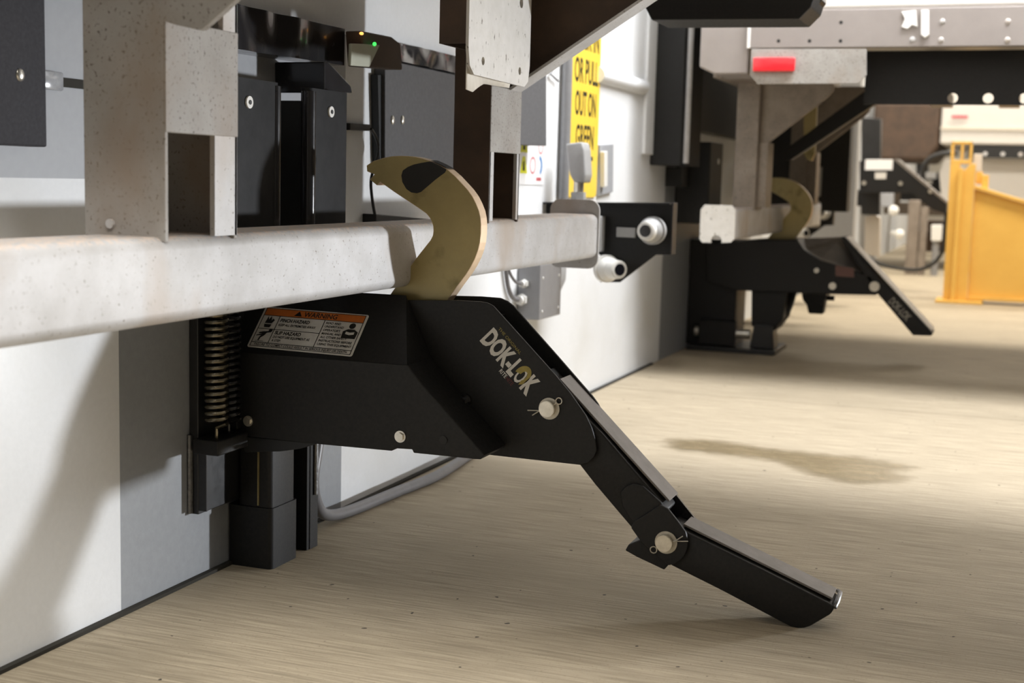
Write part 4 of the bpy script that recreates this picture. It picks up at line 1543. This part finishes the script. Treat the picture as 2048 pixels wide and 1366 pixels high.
# yellow guard
e = thing('steel_guard', (1.03, 9.5, 0.0), 'yellow painted steel guard with a tall post and a solid panel', 'guard')
bm = NB()
box(bm, 0.92, 1.22, 9.42, 9.72, 0.0, 0.02, 0.004)
mesh_obj('base_plate', bm, 'guard_yellow', e)
bm = NB()
q = [(0.965, 0.02), (0.95, 1.075), (1.085, 1.075), (1.115, 0.02)]
prism(bm, [(0.965, 0.02), (0.957, 0.93), (1.02, 0.93), (1.03, 0.02)], 9.5, 9.60, 'y', 0.004)
prism(bm, [(1.03, 0.02), (1.03, 0.86), (1.085, 0.93), (1.12, 0.93), (1.12, 0.02)], 9.49, 9.52, 'y', 0.004)
box(bm, 1.015, 1.045, 9.46, 9.50, 0.02, 0.90, 0.004)
po = mesh_obj('post', bm, 'guard_yellow', e)
bm = NB()
box(bm, 0.957, 1.09, 9.5, 9.6, 0.93, 0.955, 0.003)
box(bm, 0.957, 0.975, 9.5, 9.6, 0.955, 1.075, 0.003)
box(bm, 1.02, 1.035, 9.5, 9.6, 0.955, 1.075, 0.003)
box(bm, 1.075, 1.09, 9.5, 9.6, 0.955, 1.075, 0.003)
box(bm, 0.957, 1.09, 9.5, 9.6, 1.06, 1.078, 0.003)
mesh_obj('post_head', bm, 'guard_yellow', po)
bm = NB()
prism(bm, [(1.121, 0.05), (1.121, 0.765), (1.48, 0.665), (2.6, 0.40), (2.6, 0.05)], 9.53, 9.56, 'y', 0.003)
mesh_obj('panel', bm, 'guard_yellow', e)
bm = NB()
prism(bm, [(1.121, 0.766), (1.48, 0.666), (2.6, 0.401), (2.6, 0.421), (1.48, 0.69), (1.121, 0.79)], 9.50, 9.66, 'y', 0.003)
mesh_obj('top_rail', bm, 'guard_yellow', e)
bm = NB()
box(bm, 1.121, 2.6, 9.50, 9.66, 0.025, 0.049, 0.003)
mesh_obj('bottom_rail', bm, 'guard_yellow', e)
bm = NB()
box(bm, 1.121, 1.165, 9.60, 9.66, 0.80, 0.88, 0.003)
box(bm, 1.16, 1.205, 9.57, 9.60, 0.765, 0.86, 0.003)
mesh_obj('lug', bm, 'guard_yellow', e)
bm = NB()
box(bm, 1.10, 1.155, 9.61, 9.63, 0.885, 1.0, 0.003)
mesh_obj('white_block', bm, 'trailer_white', e)

# third trailer beyond the yellow guard
bm = NB()
box(bm, 0.70, 9.0, 13.0, 15.6, 1.17, 3.6, 0.02)
body3 = mesh_obj('body', bm, 'trailer_white', t3)
bm = NB()
box(bm, 0.70, 9.0, 12.985, 12.9995, 1.30, 1.325)
mesh_obj('seam_trim', bm, 'hall_paint', body3)
bm = NB()
box(bm, 0.79, 0.93, 12.975, 12.9845, 1.405, 1.43, 0.002)
mesh_obj('marker_lamp', bm, 'sign_red', body3)
bm = NB()
box(bm, 0.95, 9.0, 13.01, 13.1, 1.055, 1.169)
mesh_obj('side_rail', bm, 'rubber', t3)
for k in range(5):
    bm = NB()
    cyl(bm, (1.10 + 0.15 * k, 13.01, 1.09), (1.10 + 0.15 * k, 12.99, 1.09), 0.02, 12)
    mesh_obj('rivet', bm, 'galv', t3)
bm = NB()
prism(bm, [(0.70, 0.9), (0.74, 0.65), (0.95, 0.45), (9.0, 0.42), (9.0, 1.05), (0.74, 1.05)], 13.2, 13.3, 'y', 0.01)
mesh_obj('side_skirt', bm, 'trailer_white', t3)
bm = NB()
prism(bm, [(0.10, 1.55), (0.69, 1.55), (0.69, 1.15), (0.60, 1.02), (0.10, 1.02)], 13.0, 15.0, 'y', 0.03)
mesh_obj('rear_door', bm, 'dark_brown', t3)
for x in (1.6, 2.8):
    for yy in (13.5, 15.1):
        bm = NB()
        cyl(bm, (x, yy - 0.13, 0.5), (x, yy + 0.13, 0.5), 0.5, 32, bevel=0.04)
        mesh_obj('wheel', bm, 'rubber', t3, True)
# wheels of the first two trailers, on the floor behind the view
for tt, yc in ((t1, 2.3), (t2, 6.15)):
    for x in (3.4, 4.7):
        for s in (-1, 1):
            bm = NB()
            cyl(bm, (x, yc + s * 0.95 - 0.28, 0.5), (x, yc + s * 0.95 + 0.28, 0.5), 0.5, 32, bevel=0.05)
            mesh_obj('wheel', bm, 'rubber', tt, True)
        bm = NB()
        cyl(bm, (x, yc - 0.8, 0.5), (x, yc + 0.8, 0.5), 0.06, 12)
        box(bm, x - 0.12, x + 0.12, yc - 0.7, yc - 0.5, 0.45, 1.36)
        box(bm, x - 0.12, x + 0.12, yc + 0.5, yc + 0.7, 0.45, 1.36)
        mesh_obj('axle', bm, 'black_paint', tt, True)

# low fixture added for the assumed work lamp in the gap, beyond the right edge of the view
wl = thing('added_work_light', (3.19, 4.28, 0.0), 'small square work light, added out of view on a low stand between the two trailers', 'work light')
kd = (Vector(KEY_TO) - Vector(KEY_AT)).normalized()
ka = Vector((0, 0, 1)).cross(kd).normalized()
kb = kd.cross(ka)
KM = Matrix(((ka.x, kb.x, kd.x, KEY_AT[0]), (ka.y, kb.y, kd.y, KEY_AT[1]), (ka.z, kb.z, kd.z, KEY_AT[2]), (0, 0, 0, 1)))
bm = NB()
box(bm, -0.085, 0.085, -0.085, 0.085, -0.07, -0.008, 0.006)
bmesh.ops.transform(bm, matrix=KM, verts=bm.verts)
mesh_obj('head', bm, 'black_paint', wl)
bm = NB()
c = KM @ Vector((0, 0, -0.05))
cyl(bm, (c.x, c.y, 0.02), (c.x, c.y, c.z - 0.06), 0.012, 12)
mesh_obj('stem', bm, 'steel_bright', wl, True)
bm = NB()
cyl(bm, (c.x, c.y, 0.0), (c.x, c.y, 0.02), 0.11, 24, bevel=0.004)
mesh_obj('foot', bm, 'black_paint', wl, True)
